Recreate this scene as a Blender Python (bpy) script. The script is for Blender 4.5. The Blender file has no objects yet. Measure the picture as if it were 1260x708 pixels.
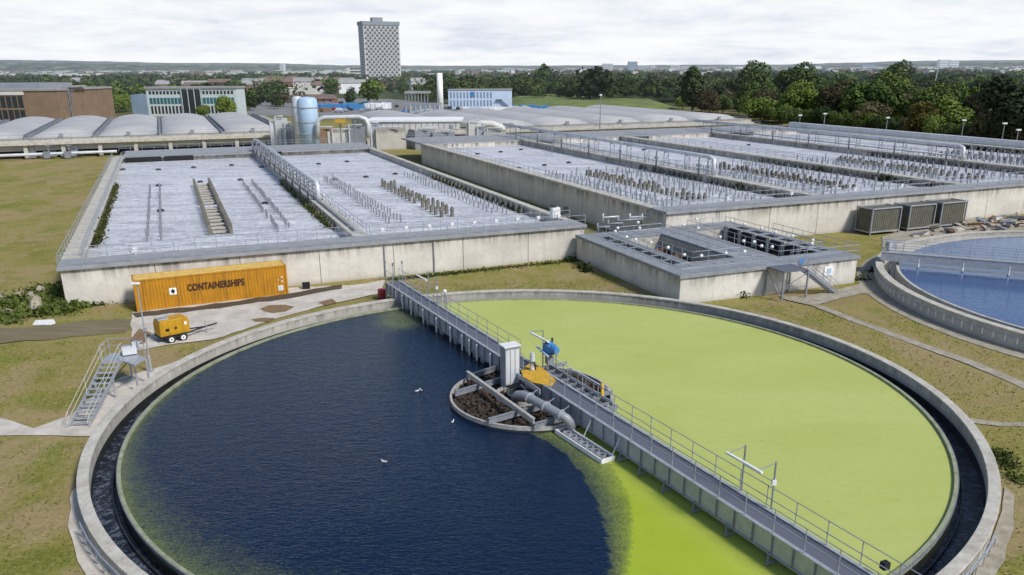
import bpy, math, random
import numpy as np
from mathutils import Vector, Matrix
random.seed(7); rng = np.random.default_rng(7)
SC = bpy.context.scene
COL = SC.collection
PI = math.pi
R = math.radians

# ------------------------------------------------------------------ camera model (also used to read positions off the plan)
CX, CY, F, PIT, ROL = 630.35, 432.7, 1002.7, .3347, -.0049
CH = 20.5                       # camera height over the ground
def ray(x, y):
    a, b = (x - CX) / F, -(y - CY) / F
    a, b = a * math.cos(ROL) - b * math.sin(ROL), a * math.sin(ROL) + b * math.cos(ROL)
    return a, math.cos(PIT) + b * math.sin(PIT), -math.sin(PIT) + b * math.cos(PIT)
def at(x, y, h=0.0):
    """surveyed point: where the photo's pixel meets the level h"""
    a, b, c = ray(x, y)
    t = (CH - h) / (-c)
    return Vector((a * t, b * t, h))
def pix(p):
    x, y, z = p[0], p[1], p[2] - CH
    f = y * math.cos(PIT) - z * math.sin(PIT); u = y * math.sin(PIT) + z * math.cos(PIT)
    a, b = x / f, u / f
    a, b = a * math.cos(ROL) + b * math.sin(ROL), -a * math.sin(ROL) + b * math.cos(ROL)
    return CX + F * a, CY - F * b
def hgt(p, ty):
    lo, hi = -5., 120.
    for _ in range(40):
        m = (lo + hi) / 2
        if pix((p[0], p[1], m))[1] > ty: lo = m
        else: hi = m
    return lo
AZ = -.389
CA, SA = math.cos(AZ), math.sin(AZ)
def W(u, w, z=0.0):
    """plant grid: u across the lanes, w along them"""
    return Vector((u * CA + w * SA, -u * SA + w * CA, z))
def UWof(p): return p[0] * CA - p[1] * SA, p[0] * SA + p[1] * CA
KIDS = {}
AU = -AZ                         # z rotation that turns local x into +u
# ------------------------------------------------------------------ objects
def tag(o, label=None, cat=None, group=None, kind=None):
    if label: o['label'] = label
    if cat: o['category'] = cat
    if group: o['group'] = group
    if kind: o['kind'] = kind
    return o
def empty(name, loc=(0, 0, 0), rz=0, label=None, cat=None, group=None):
    o = bpy.data.objects.new(name, None); COL.objects.link(o)
    o.location = loc; o.rotation_euler = (0, 0, rz); o.empty_display_size = .3
    return tag(o, label, cat, group)
def link(name, me, parent=None, loc=None, rz=0):
    o = bpy.data.objects.new(name, me); COL.objects.link(o)
    if parent: o.parent = parent; KIDS.setdefault(parent.name, []).append(o)
    if loc is not None: o.location = loc
    if rz: o.rotation_euler = (0, 0, rz)
    return o
def copy_tree(o, parent=None):
    c = o.copy(); COL.objects.link(c)
    if parent: c.parent = parent; KIDS.setdefault(parent.name, []).append(c)
    for ch in list(KIDS.get(o.name, [])): copy_tree(ch, c)
    return c
class MB:
    def __init__(s): s.v = []; s.f = []
    def add(s, vs, fs):
        n = len(s.v); s.v += [tuple(v) for v in vs]; s.f += [tuple(i + n for i in f) for f in fs]
        return s
    def hexa(s, b, t):
        """bottom 4 points, top 4 points (ccw)"""
        return s.add(list(b) + list(t), [(3, 2, 1, 0), (4, 5, 6, 7), (0, 1, 5, 4), (1, 2, 6, 5), (2, 3, 7, 6), (3, 0, 4, 7)])
    def box(s, c, d, rz=0):
        c = Vector(c); x, y, z = d[0] / 2, d[1] / 2, d[2] / 2
        m = Matrix.Rotation(rz, 3, 'Z')
        q = [c + m @ Vector((a * x, b * y, e * z)) for e in (-1, 1) for a, b in ((-1, -1), (1, -1), (1, 1), (-1, 1))]
        return s.hexa(q[:4], q[4:])
    def span(s, x0, x1, y0, y1, z0, z1):
        return s.box(((x0 + x1) / 2, (y0 + y1) / 2, (z0 + z1) / 2), (abs(x1 - x0), abs(y1 - y0), abs(z1 - z0)))
    def uw(s, u0, u1, w0, w1, z0, z1):
        b = [W(u0, w0, z0), W(u1, w0, z0), W(u1, w1, z0), W(u0, w1, z0)]
        t = [W(u0, w0, z1), W(u1, w0, z1), W(u1, w1, z1), W(u0, w1, z1)]
        return s.hexa(b, t)
    def beam(s, p, q, w, h):
        p, q = Vector(p), Vector(q); d = (q - p).normalized()
        side = Vector((d.y, -d.x, 0))
        side = side.normalized() if side.length > 1e-4 else Vector((1, 0, 0))
        up = side.cross(d)
        a, b = side * w / 2, up * h / 2
        o = [-a - b, a - b, a + b, -a + b]
        return s.add([p + k for k in o] + [q + k for k in o], [(3, 2, 1, 0), (4, 5, 6, 7), (0, 1, 5, 4), (1, 2, 6, 5), (2, 3, 7, 6), (3, 0, 4, 7)])
    def tube(s, pts, r, n=6, cap=True):
        pts = [Vector(p) for p in pts]; k = len(pts)
        rs = r if isinstance(r, (list, tuple)) else [r] * k
        vs = []; prev = None
        for i, p in enumerate(pts):
            d = (pts[min(i + 1, k - 1)] - pts[max(i - 1, 0)]).normalized()
            a = prev if prev is not None else (Vector((0, 0, 1)) if abs(d.z) < .9 else Vector((1, 0, 0)))
            x = (a - d * a.dot(d)).normalized(); y = d.cross(x); prev = x
            vs += [p + (x * math.cos(2 * PI * j / n) + y * math.sin(2 * PI * j / n)) * rs[i] for j in range(n)]
        fs = [(i * n + j, i * n + (j + 1) % n, (i + 1) * n + (j + 1) % n, (i + 1) * n + j) for i in range(k - 1) for j in range(n)]
        if cap: fs += [tuple(range(n))[::-1], tuple((k - 1) * n + j for j in range(n))]
        return s.add(vs, fs)
    def cyl(s, c, r, z0, z1, n=16, r2=None):
        return s.tube([(c[0], c[1], z0), (c[0], c[1], z1)], [r, r if r2 is None else r2], n)
    def ring(s, c, prof, n=128, a0=0, a1=2 * PI):
        """closed profile [(r,z)...] revolved about c"""
        full = abs(a1 - a0 - 2 * PI) < 1e-6; m = n if full else n + 1; k = len(prof)
        vs = [(c[0] + r * math.cos(a0 + (a1 - a0) * i / n), c[1] + r * math.sin(a0 + (a1 - a0) * i / n), z) for i in range(m) for r, z in prof]
        fs = []
        for i in range(n):
            i2 = (i + 1) % m
            for j in range(k):
                j2 = (j + 1) % k
                fs.append((i * k + j, i2 * k + j, i2 * k + j2, i * k + j2))
        return s.add(vs, fs)
    def lathe(s, c, prof, n=20):
        k = len(prof)
        vs = [(c[0] + r * math.cos(2 * PI * i / n), c[1] + r * math.sin(2 * PI * i / n), c[2] + z) for i in range(n) for r, z in prof]
        fs = [(i * k + j, ((i + 1) % n) * k + j, ((i + 1) % n) * k + j + 1, i * k + j + 1) for i in range(n) for j in range(k - 1)]
        return s.add(vs, fs)
    def mesh(s, name, mat, smooth=False):
        me = bpy.data.meshes.new(name); me.from_pydata(s.v, [], s.f); me.materials.append(mat)
        if smooth: me.polygons.foreach_set('use_smooth', [True] * len(me.polygons))
        me.update(); return me
    def build(s, name, mat, parent=None, smooth=False, loc=None, rz=0, bevel=0):
        o = link(name, s.mesh(name, mat, smooth), parent, loc, rz)
        if parent is not None and parent.type == 'EMPTY' and loc is None and s_world(parent):
            o.matrix_parent_inverse = Matrix.LocRotScale(parent.location, parent.rotation_euler, None).inverted()
        if bevel:
            b = o.modifiers.new('b', 'BEVEL'); b.width = bevel; b.segments = 2; b.limit_method = 'ANGLE'
        return o
WORLDP = set()
def s_world(p): return p.name in WORLDP
def wthing(name, loc, label, cat, group=None):
    """a thing whose parts are given in plant coordinates"""
    o = empty(name, loc, 0, label, cat, group); WORLDP.add(o.name); return o
def cards(name, P, N, S, mat, parent=None, seed=0, jit=.5, asp=1.0):
    """leaf cards: centres P (n,3), normals N, sizes S"""
    me = card_mesh(name, P, N, S, mat, seed, jit, asp)
    return link(name, me, parent)
def card_mesh(name, P, N, S, mat, seed=0, jit=.5, asp=1.0):
    g = np.random.default_rng(seed); n = len(P)
    N = N + g.normal(0, jit, (n, 3)); N /= np.linalg.norm(N, axis=1)[:, None] + 1e-9
    T = g.normal(0, 1, (n, 3)); X = np.cross(N, T); X /= np.linalg.norm(X, axis=1)[:, None] + 1e-9
    Y = np.cross(N, X); S = S[:, None] / 2
    V = np.stack([P - X * S - Y * S * asp * .6, P + X * S * .7 - Y * S * asp, P + X * S + Y * S * asp * .5, P - X * S * .6 + Y * S * asp], 1).reshape(-1, 3)
    me = bpy.data.meshes.new(name)
    me.vertices.add(4 * n); me.vertices.foreach_set('co', V.ravel().astype(np.float32))
    me.loops.add(4 * n); me.loops.foreach_set('vertex_index', np.arange(4 * n, dtype=np.int32))
    me.polygons.add(n); me.polygons.foreach_set('loop_start', np.arange(0, 4 * n, 4, dtype=np.int32))
    me.polygons.foreach_set('loop_total', np.full(n, 4, dtype=np.int32))
    me.materials.append(mat); me.update(calc_edges=True); return me

# ------------------------------------------------------------------ materials
class NT:
    def __init__(s, name):
        s.m = bpy.data.materials.new(name); s.m.use_nodes = True; s.t = s.m.node_tree; s.t.nodes.clear()
        s.out = s.n('ShaderNodeOutputMaterial'); s.b = s.n('ShaderNodeBsdfPrincipled'); s.l(s.b.outputs[0], s.out.inputs[0])
    def n(s, t, **k):
        x = s.t.nodes.new(t)
        for a, b in k.items(): setattr(x, a, b)
        return x
    def l(s, a, b): s.t.links.new(a, b)
    def set(s, k, v):
        i = s.b.inputs[k]
        if hasattr(v, 'is_output'): s.l(v, i)
        else: i.default_value = v
    def pos(s): return s.n('ShaderNodeNewGeometry').outputs['Position']
    def obj(s): return s.n('ShaderNodeTexCoord').outputs['Object']
    def mapp(s, src, scale=(1, 1, 1), rot=(0, 0, 0), loc=(0, 0, 0)):
        m = s.n('ShaderNodeMapping'); m.vector_type = 'POINT'
        s.l(src, m.inputs[0]); m.inputs['Scale'].default_value = scale; m.inputs['Rotation'].default_value = rot; m.inputs['Location'].default_value = loc
        return m.outputs[0]
    def noise(s, src, scale, detail=4, rough=.55, dist=0):
        x = s.n('ShaderNodeTexNoise'); s.l(src, x.inputs['Vector']); x.inputs['Scale'].default_value = scale
        x.inputs['Detail'].default_value = detail; x.inputs['Roughness'].default_value = rough; x.inputs['Distortion'].default_value = dist
        return x.outputs['Fac']
    def ramp(s, src, stops):
        x = s.n('ShaderNodeValToRGB'); s.l(src, x.inputs[0]); e = x.color_ramp.elements
        while len(e) < len(stops): e.new(.5)
        for i, (p, c) in enumerate(stops):
            e[i].position = p; e[i].color = (c, c, c, 1) if isinstance(c, (int, float)) else (*c, 1)
        return x.outputs[0]
    def mix(s, fac, a, b, mode='MIX'):
        x = s.n('ShaderNodeMix', data_type='RGBA', blend_type=mode)
        for i, v in ((0, fac), (6, a), (7, b)):
            if hasattr(v, 'is_output'): s.l(v, x.inputs[i])
            else: x.inputs[i].default_value = v if i == 0 else ((*v, 1) if len(v) == 3 else v)
        return x.outputs[2]
    def math(s, op, a, b=0.0, c=0.0, clamp=False):
        x = s.n('ShaderNodeMath', operation=op); x.use_clamp = clamp
        for i, v in enumerate((a, b, c)):
            if hasattr(v, 'is_output'): s.l(v, x.inputs[i])
            else: x.inputs[i].default_value = v
        return x.outputs[0]
    def sep(s, v): return s.n('ShaderNodeSeparateXYZ') if v is None else s._sep(v)
    def _sep(s, v):
        x = s.n('ShaderNodeSeparateXYZ'); s.l(v, x.inputs[0]); return x.outputs
    def bump(s, h, strength=.3, dist=.05):
        x = s.n('ShaderNodeBump'); s.l(h, x.inputs['Height']); x.inputs['Strength'].default_value = strength; x.inputs['Distance'].default_value = dist
        s.l(x.outputs[0], s.b.inputs['Normal'])
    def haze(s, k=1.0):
        """painted haze: blue-grey glow mixed into the colour, more with distance from the origin"""
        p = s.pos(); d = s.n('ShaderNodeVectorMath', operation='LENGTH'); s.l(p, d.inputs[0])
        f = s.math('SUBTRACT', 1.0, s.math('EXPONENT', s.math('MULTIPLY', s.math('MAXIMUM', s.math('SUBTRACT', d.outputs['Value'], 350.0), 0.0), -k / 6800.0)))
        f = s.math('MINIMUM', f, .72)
        e = s.n('ShaderNodeEmission'); e.inputs[0].default_value = (.44, .51, .60, 1); e.inputs[1].default_value = 1.0  # glow that imitates distant air
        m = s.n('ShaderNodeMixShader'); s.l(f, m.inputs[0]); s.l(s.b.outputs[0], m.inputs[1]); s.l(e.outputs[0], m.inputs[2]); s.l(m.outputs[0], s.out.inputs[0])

def plain(name, col, rough=.6, metal=0, var=.25, scale=3.0, haze=False, coord='pos', bump=0):
    t = NT(name); src = t.pos() if coord == 'pos' else t.obj()
    n = t.noise(src, scale, 5, .6); n2 = t.noise(src, scale * 7, 3)
    v = t.math('ADD', t.math('MULTIPLY', n, .7), t.math('MULTIPLY', n2, .3))
    c = t.mix(t.ramp(v, [(.3, 0.), (.7, 1.)]), tuple(k * (1 - var) for k in col), tuple(min(1, k * (1 + var)) for k in col))
    t.set('Base Color', c); t.set('Roughness', rough); t.set('Metallic', metal)
    if bump: t.bump(n2, bump, .03)
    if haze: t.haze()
    return t.m

def concrete(name, top, col=(.47, .44, .38), stain=(.10, .09, .065), depth=1.6, amount=1.0, z0=0.0, round_c=None):
    """board-marked concrete with run-off streaks hanging from its top edge"""
    t = NT(name); p = t.pos()
    pr = t.mapp(p, (1, 1, 1), (0, 0, 0))
    big = t.noise(p, .25, 4); mid = t.noise(p, 2.2, 5, .65); fine = t.noise(p, 14, 3)
    streak = t.noise(t.mapp(p, (1.7, 1.7, .10)), 1.0, 5, .7)
    streak2 = t.noise(t.mapp(p, (.45, .45, .05), loc=(3, 1, 0)), 1.0, 3, .6)
    z = t._sep(p)[2]
    d = t.math('DIVIDE', t.math('SUBTRACT', top, z), depth, clamp=True)
    near = t.math('SUBTRACT', 1.0, d)
    s = t.math('MULTIPLY', t.ramp(t.math('ADD', t.math('MULTIPLY', streak, .7), t.math('MULTIPLY', streak2, .38)), [(.46, 0.), (.62, 1.)]), t.math('POWER', near, 1.4))
    s = t.math('ADD', s, t.math('MULTIPLY', t.ramp(streak, [(.55, 0.), (.75, 1.)]), .22))
    rim = t.math('MULTIPLY', t.math('POWER', near, 9.0), .75)
    s = t.math('MULTIPLY', t.math('MAXIMUM', s, rim), amount, clamp=True)
    base = t.mix(t.ramp(big, [(.35, 0.), (.65, 1.)]), tuple(k * .86 for k in col), tuple(k * 1.1 for k in col))
    base = t.mix(t.math('MULTIPLY', t.ramp(mid, [(.45, 0.), (.8, 1.)]), .45), base, tuple(k * .62 for k in col))
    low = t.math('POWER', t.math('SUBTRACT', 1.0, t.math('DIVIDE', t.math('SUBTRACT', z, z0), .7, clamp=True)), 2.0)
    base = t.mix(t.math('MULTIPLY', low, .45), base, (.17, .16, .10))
    base = t.mix(t.math('MULTIPLY', fine, .25), base, tuple(k * .6 for k in col))
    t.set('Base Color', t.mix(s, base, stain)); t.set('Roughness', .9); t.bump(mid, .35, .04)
    return t.m

M = {}
def mats():
    # grass field
    t = NT('dry_grass'); p = t.pos()
    a = t.noise(p, .045, 5, .6, .4); b = t.noise(p, .28, 5, .65); c = t.noise(p, 2.6, 5, .75); d = t.noise(p, 11, 3, .8)
    mixv = t.math('ADD', t.math('ADD', t.math('MULTIPLY', a, .38), t.math('MULTIPLY', b, .38)), t.math('MULTIPLY', c, .26))
    col = t.ramp(mixv, [(.36, (.11, .13, .02)), (.43, (.19, .195, .038)), (.49, (.28, .25, .07)), (.55, (.36, .295, .11)), (.60, (.31, .225, .11)), (.68, (.42, .35, .20))])
    tf = t.noise(t.mapp(p, (1, 1.6, 1)), 5.0, 5, .8, .6); col = t.mix(t.math('MULTIPLY', t.ramp(tf, [(.40, 1.), (.52, 0.)]), .5), col, (.10, .105, .028)); col = t.mix(t.math('MULTIPLY', t.ramp(d, [(.3, 1.), (.6, 0.)]), .5), col, (.10, .095, .028))
    col = t.mix(t.math('MULTIPLY', t.ramp(c, [(.54, 0.), (.70, 1.)]), .5), col, (.42, .36, .17))
    big = t.noise(t.mapp(p, (1, .6, 1), (0, 0, .4)), .11, 5, .7, 1.2)
    col = t.mix(t.math('MULTIPLY', t.ramp(big, [(.47, 0.), (.58, 1.)]), .85), col, t.mix(c, (.20, .14, .07), (.44, .35, .18)))
    grn = t.noise(p, .16, 5, .7, .8); col = t.mix(t.math('MULTIPLY', t.ramp(grn, [(.54, 0.), (.62, 1.)]), .6), col, t.mix(c, (.09, .12, .014), (.26, .28, .055)))
    # further out: green and brown country, roofs and fields
    ln = t.n('ShaderNodeVectorMath', operation='LENGTH'); t.l(p, ln.inputs[0])
    far = t.math('DIVIDE', t.math('SUBTRACT', ln.outputs['Value'], 330.0), 200.0, clamp=True)
    q = t.noise(p, .012, 6, .7); q2 = t.noise(p, .05, 4, .7)
    fc = t.ramp(t.math('ADD', t.math('MULTIPLY', q, .6), t.math('MULTIPLY', q2, .4)), [(.38, (.02, .033, .012)), (.5, (.05, .07, .025)), (.58, (.10, .12, .05)), (.66, (.19, .18, .14))])
    t.set('Base Color', t.mix(far, col, fc)); t.set('Roughness', 1.0)
    t.set('Specular IOR Level', .1)
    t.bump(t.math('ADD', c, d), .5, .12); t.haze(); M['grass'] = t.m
    # concretes
    M['wallL'] = concrete('tank_wall_concrete', 3.7, (.66, .62, .55))
    M['wallR'] = concrete('tank_wall_concrete_high', 4.5, (.64, .60, .53), depth=2.0, amount=1.1)
    M['wallC'] = concrete('chamber_concrete', 2.8, (.66, .63, .57))
    M['rim'] = concrete('rim_concrete', 1.0, (.50, .475, .42), depth=.9, amount=.9)
    M['rimR'] = concrete('rim_concrete_light', 1.4, (.52, .50, .46), depth=.8, amount=.6)
    M['back'] = concrete('back_concrete', 4.6, (.50, .48, .43), depth=.8, amount=.5)
    t = NT('coping'); p = t.pos(); a = t.noise(p, 1.2, 6, .7); b = t.noise(p, 9, 4, .7)
    c = t.mix(t.ramp(a, [(.3, 0.), (.7, 1.)]), (.34, .315, .265), (.60, .57, .50))
    c = t.mix(t.math('MULTIPLY', t.ramp(b, [(.5, 0.), (.75, 1.)]), .5), c, (.16, .15, .12))
    t.set('Base Color', c); t.set('Roughness', .9); t.bump(b, .4, .02); M['coping'] = t.m
    M['deckc'] = plain('walkway_concrete', (.27, .278, .29), .9, var=.25, scale=.8)
    t = NT('pad'); p = t.pos(); a = t.noise(p, .6, 6, .7); b = t.noise(p, 6, 5, .75)
    c = t.mix(t.ramp(a, [(.3, 0.), (.65, 1.)]), (.40, .36, .30), (.62, .57, .51))
    c = t.mix(t.math('MULTIPLY', t.ramp(b, [(.52, 0.), (.7, 1.)]), .5), c, (.28, .23, .17))
    t.set('Base Color', c); t.set('Roughness', .95); t.bump(b, .5, .03); M['pad'] = t.m
    t = NT('path'); p = t.pos(); a = t.noise(p, 1.3, 6, .7); b = t.noise(p, 8, 5, .75)
    c = t.mix(t.ramp(a, [(.35, 0.), (.65, 1.)]), (.26, .225, .165), (.42, .38, .31))
    c = t.mix(t.math('MULTIPLY', t.ramp(b, [(.5, 0.), (.7, 1.)]), .5), c, (.17, .15, .09))
    t.set('Base Color', c); t.set('Roughness', .95); M['path'] = t.m
    t = NT('dirt'); p = t.pos(); a = t.noise(t.mapp(p, (.25, 1.5, 1), (0, 0, .1)), 1, 6, .7); b = t.noise(p, 7, 5, .75)
    c = t.mix(t.ramp(a, [(.35, 0.), (.65, 1.)]), (.135, .11, .055), (.21, .175, .10))
    c = t.mix(t.math('MULTIPLY', t.ramp(b, [(.45, 0.), (.7, 1.)]), .5), c, (.13, .10, .06))
    t.set('Base Color', c); t.set('Roughness', 1); t.bump(b, .5, .04); M['dirt'] = t.m
    M['darkbrown'] = plain('dark_brown_matt', (.075, .055, .035), 1, var=.6, scale=4)  # also carries the shadow painted at the container foot
    M['mud'] = plain('mud', (.21, .135, .07), .8, var=.4, scale=2)
    # water
    def water(name, base, ripple, rough=.12, ior=1.25, scale=2.2):
        t = NT(name); p = t.pos()
        a = t.noise(t.mapp(p, (1, 2.6, 1), (0, 0, .35)), scale, 3, .6, .6); b = t.noise(t.mapp(p, (1, 2.0, 1), (0, 0, .1)), scale * .4, 2)
        patch = t.noise(p, .07, 3)
        h = t.math('ADD', a, t.math('MULTIPLY', b, .8))
        t.set('Base Color', (*base, 1)); t.set('Roughness', rough); t.set('IOR', ior)
        x = t.n('ShaderNodeBump'); t.l(h, x.inputs['Height']); x.inputs['Distance'].default_value = .12
        t.l(t.math('MULTIPLY', t.ramp(patch, [(.3, .55), (.7, 1.)]), ripple), x.inputs['Strength']); t.l(x.outputs[0], t.b.inputs['Normal'])
        return t
    M['waterR'] = water('water_pale_blue', (.034, .080, .20), .16, .04, 1.5, 1.6)
    M['waterR'].b.inputs['Specular Tint'].default_value = (.62, .82, 1, 1); M['waterR'] = M['waterR'].m
    t = water('dark_blue_water_and_duckweed', (.003, .0115, .034), .5, .05, 1.38, 2.9)
    t.b.inputs['Specular Tint'].default_value = (.40, .68, 1, 1)
    # algae carpet mixed in by attribute; sky sheen painted in as paler green
    at_ = t.n('ShaderNodeAttribute', attribute_name='algae'); tn = t.n('ShaderNodeAttribute', attribute_name='no_sheen')
    p = t.pos(); n1 = t.noise(p, 1.1, 6, .8, .5); n2 = t.noise(p, 9, 4, .8)
    e = t.math('ADD', t.math('MULTIPLY', t.math('SUBTRACT', n1, .5), .6), t.math('MULTIPLY', t.math('SUBTRACT', n2, .5), 1.1))
    full = t.math('GREATER_THAN', at_.outputs['Fac'], .97)
    m = t.math('ADD', at_.outputs['Fac'], t.math('MULTIPLY', e, 1.5))
    m = t.math('MAXIMUM', t.ramp(m, [(.22, 0.), (.60, .45), (1.0, 1.)]), full)
    m = t.math('MULTIPLY', t.math('MULTIPLY', m, t.math('GREATER_THAN', at_.outputs['Fac'], .02)), t.ramp(at_.outputs['Fac'], [(.3, .55), (.9, .8), (.97, 1.)]))
    big = t.noise(t.mapp(p, (.5, 1.2, 1), (0, 0, .6)), .12, 4, .6, .8)
    pale = t.mix(t.ramp(big, [(.3, 0.), (.7, 1.)]), (.40, .435, .115), (.455, .49, .155))
    no_sheen = t.mix(t.ramp(big, [(.3, 0.), (.7, 1.)]), (.29, .375, .018), (.37, .44, .035))
    gc = t.mix(tn.outputs['Fac'], pale, no_sheen)
    gc = t.mix(t.math('MULTIPLY', t.ramp(n2, [(.35, 1.), (.5, 0.)]), .16), gc, (.24, .35, .04))
    wl = t.noise(t.mapp(p, (.6, 1.5, 1), (0, 0, .5)), .45, 6, .62, 2.2); ln_ = t.ramp(wl, [(.475, 0.), (.497, 1.), (.503, 1.), (.53, 0.)])
    gc = t.mix(t.math('MULTIPLY', ln_, .14), gc, (.24, .30, .07))
    sp2 = t.noise(p, 2.6, 3, .6); gc = t.mix(t.math('MULTIPLY', t.ramp(sp2, [(.70, 0.), (.74, 1.)]), .5), gc, (.16, .19, .05))
    part = t.ramp(at_.outputs['Fac'], [(.5, 1.), (.95, 0.)])
    gc = t.mix(t.math('MULTIPLY', part, .85), gc, (.17, .20, .070))
    g = t.n('ShaderNodeBsdfPrincipled'); t.l(gc, g.inputs['Base Color']); g.inputs['Roughness'].default_value = .75; g.inputs['Specular IOR Level'].default_value = .25
    bb = t.n('ShaderNodeBump'); t.l(n2, bb.inputs['Height']); bb.inputs['Strength'].default_value = .25; bb.inputs['Distance'].default_value = .03; t.l(bb.outputs[0], g.inputs['Normal'])
    mm = t.n('ShaderNodeMixShader'); t.l(m, mm.inputs[0]); t.l(t.b.outputs[0], mm.inputs[1]); t.l(g.outputs[0], mm.inputs[2]); t.l(mm.outputs[0], t.out.inputs[0])
    M['water'] = t.m
    t = NT('black_channel_water'); p = t.pos(); n = t.noise(p, .8, 6, .8, 1.6); n2 = t.noise(p, 5, 4, .8, 1)
    f = t.ramp(t.math('ADD', t.math('MULTIPLY', n, .6), t.math('MULTIPLY', n2, .4)), [(.49, 0.), (.64, 1.)])
    t.set('Base Color', t.mix(f, (.006, .009, .016), (.20, .23, .30))); t.set('Roughness', .25); t.bump(n2, .5, .1); M['channel'] = t.m
    # aerated froth
    t = NT('aerated_water'); p = t.pos()
    s1 = t.noise(t.mapp(p, (.16, 1.0, 1), (0, 0, -AU)), .55, 5, .65, .8); s2 = t.noise(t.mapp(p, (.4, 1.8, 1), (0, 0, -AU)), 2.4, 4, .7, .6)
    s3 = t.noise(p, 1.1, 8, .72, 1.8); v = t.math('ADD', t.math('ADD', t.math('MULTIPLY', s1, .32), t.math('MULTIPLY', s2, .30)), t.math('MULTIPLY', s3, .50))
    c = t.ramp(v, [(.42, (.17, .16, .165)), (.49, (.33, .32, .34)), (.555, (.50, .50, .53)), (.62, (.68, .68, .71)), (.70, (.86, .86, .87))])
    t.set('Base Color', c); t.set('Roughness', .45); t.bump(v, .6, .15); M['froth'] = t.m
    t = NT('scum'); p = t.pos(); n = t.noise(p, 5.5, 6, .8, 1.0); vo = t.n('ShaderNodeTexVoronoi'); t.l(p, vo.inputs[0]); vo.inputs['Scale'].default_value = 5
    c = t.ramp(n, [(.35, (.016, .011, .008)), (.5, (.055, .036, .024)), (.62, (.12, .082, .058)), (.75, (.2, .15, .11))])
    t.set('Base Color', c); t.set('Roughness', .7); t.bump(n, 1.0, .12); M['scum'] = t.m
    # metals and paints
    M['galv'] = plain('galvanised_steel', (.40, .42, .45), .5, .35, .2, 2.5)
    M['postc'] = plain('stained_post_concrete', (.155, .145, .12), .9, 0, .5, 2.0)
    M['galvd'] = plain('weathered_galvanised_steel', (.25, .27, .30), .6, .3, .25, 1.8)
    M['pitw'] = plain('pit_water', (.028, .021, .014), .3, 0, .5, 1)
    M['chdeck'] = plain('grating_deck', (.25, .265, .285), .8, .1, .25, 1.6)
    M['rail'] = plain('rail_steel', (.34, .37, .42), .5, .3, .12, 2)
    M['white'] = plain('white_paint', (.74, .74, .73), .5, 0, .12, 2)
    M['pipew'] = plain('pale_pipe_cladding', (.58, .60, .62), .4, .1, .15, .6)
    M['grey'] = plain('grey_paint', (.28, .29, .31), .5, .1, .15, 2)
    M['dark'] = plain('dark_steel', (.045, .048, .055), .5, .3, .3, 2)
    M['black'] = plain('black_opening', (.008, .008, .009), .8)
    M['rubber'] = plain('rubber', (.02, .02, .02), .85, 0, .3, 9)
    M['blue'] = plain('blue_paint', (.06, .22, .48), .45, 0, .3, 3)
    M['paleb'] = plain('pale_blue_paint', (.38, .52, .66), .5, 0, .1, 2)
    M['red'] = plain('red_paint', (.30, .03, .04), .5, 0, .2, 2)
    M['yellow'] = plain('yellow_paint', (.62, .40, .03), .5, 0, .15, 2)
    M['amber'] = plain('worn_amber_paint', (.55, .32, .025), .8, 0, .35, 3.5)
    M['rust'] = plain('rust', (.14, .07, .03), .9, 0, .5, 3)
    M['mesh'] = plain('stained_steel_sheet', (.125, .12, .092), .75, .1, .25, 1.2)
    M['pole'] = plain('pole_steel', (.36, .39, .41), .5, .2, .1, 2)
    t = NT('open_bar_grating'); p = t.obj(); w = t.n('ShaderNodeTexWave', wave_type='BANDS', bands_direction='X'); t.l(p, w.inputs[0]); w.inputs['Scale'].default_value = 5.0
    n = t.noise(p, 3, 4)
    t.set('Base Color', t.mix(t.ramp(w.outputs['Fac'], [(.3, 0.), (.7, 1.)]), (.10, .105, .13), (.19, .20, .235))); t.set('Roughness', .6); t.set('Metallic', .3); M['grate'] = t.m
    # container yellow with dirt
    def cont(name, col, dirt):
        t = NT(name); p = t.obj(); s = t.noise(t.mapp(p, (2.4, 2.4, .25)), 1, 5, .7); n = t.noise(p, 1.1, 6, .75); f = t.noise(p, 12, 4, .8)
        c = t.mix(t.ramp(n, [(.3, 0.), (.7, 1.)]), tuple(k * .82 for k in col), tuple(min(1, k * 1.12) for k in col))
        c = t.mix(t.math('MULTIPLY', t.ramp(s, [(.5, 0.), (.72, 1.)]), dirt), c, (.20, .095, .015))
        c = t.mix(t.math('MULTIPLY', t.ramp(f, [(.6, 0.), (.7, 1.)]), dirt * .8), c, (.10, .05, .02))
        t.set('Base Color', c); t.set('Roughness', .55); return t.m
    M['cont'] = cont('container_amber', (.47, .21, .006), .75); M['controof'] = cont('faded_container_roof', (.78, .52, .13), .45)
    M['gen'] = cont('generator_yellow', (.52, .28, .008), .35)
    M['print'] = plain('dark_brown_lettering', (.045, .016, .006), .6)
    M['rustw'] = plain('rust_stained_white_steel', (.42, .40, .37), .6, .1, .35, 3.5)
    M['railw'] = plain('pale_yellowed_rail', (.52, .51, .42), .5, .1, .2, 3)
    M['sign'] = plain('white_label', (.8, .8, .76), .5)
    # greens
    def leaf(name, c1, c2, haze=True):
        t = NT(name); oi = t.n('ShaderNodeObjectInfo'); p = t.pos(); n = t.noise(p, .35, 3, .6); n2 = t.noise(p, 1.8, 2)
        f = t.math('ADD', t.math('MULTIPLY', n, .5), t.math('ADD', t.math('MULTIPLY', n2, .25), t.math('MULTIPLY', oi.outputs['Random'], .25)))
        t.set('Base Color', t.mix(t.ramp(f, [(.32, 0.), (.68, 1.)]), c1, c2)); t.set('Roughness', .8); t.set('Specular IOR Level', .15)
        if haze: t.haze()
        return t.m
    M['leaf0'] = leaf('leaves_dark_green', (.024, .044, .014), (.090, .132, .034))
    M['leaf1'] = leaf('leaves_mid_green', (.040, .070, .016), (.140, .195, .045))
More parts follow.
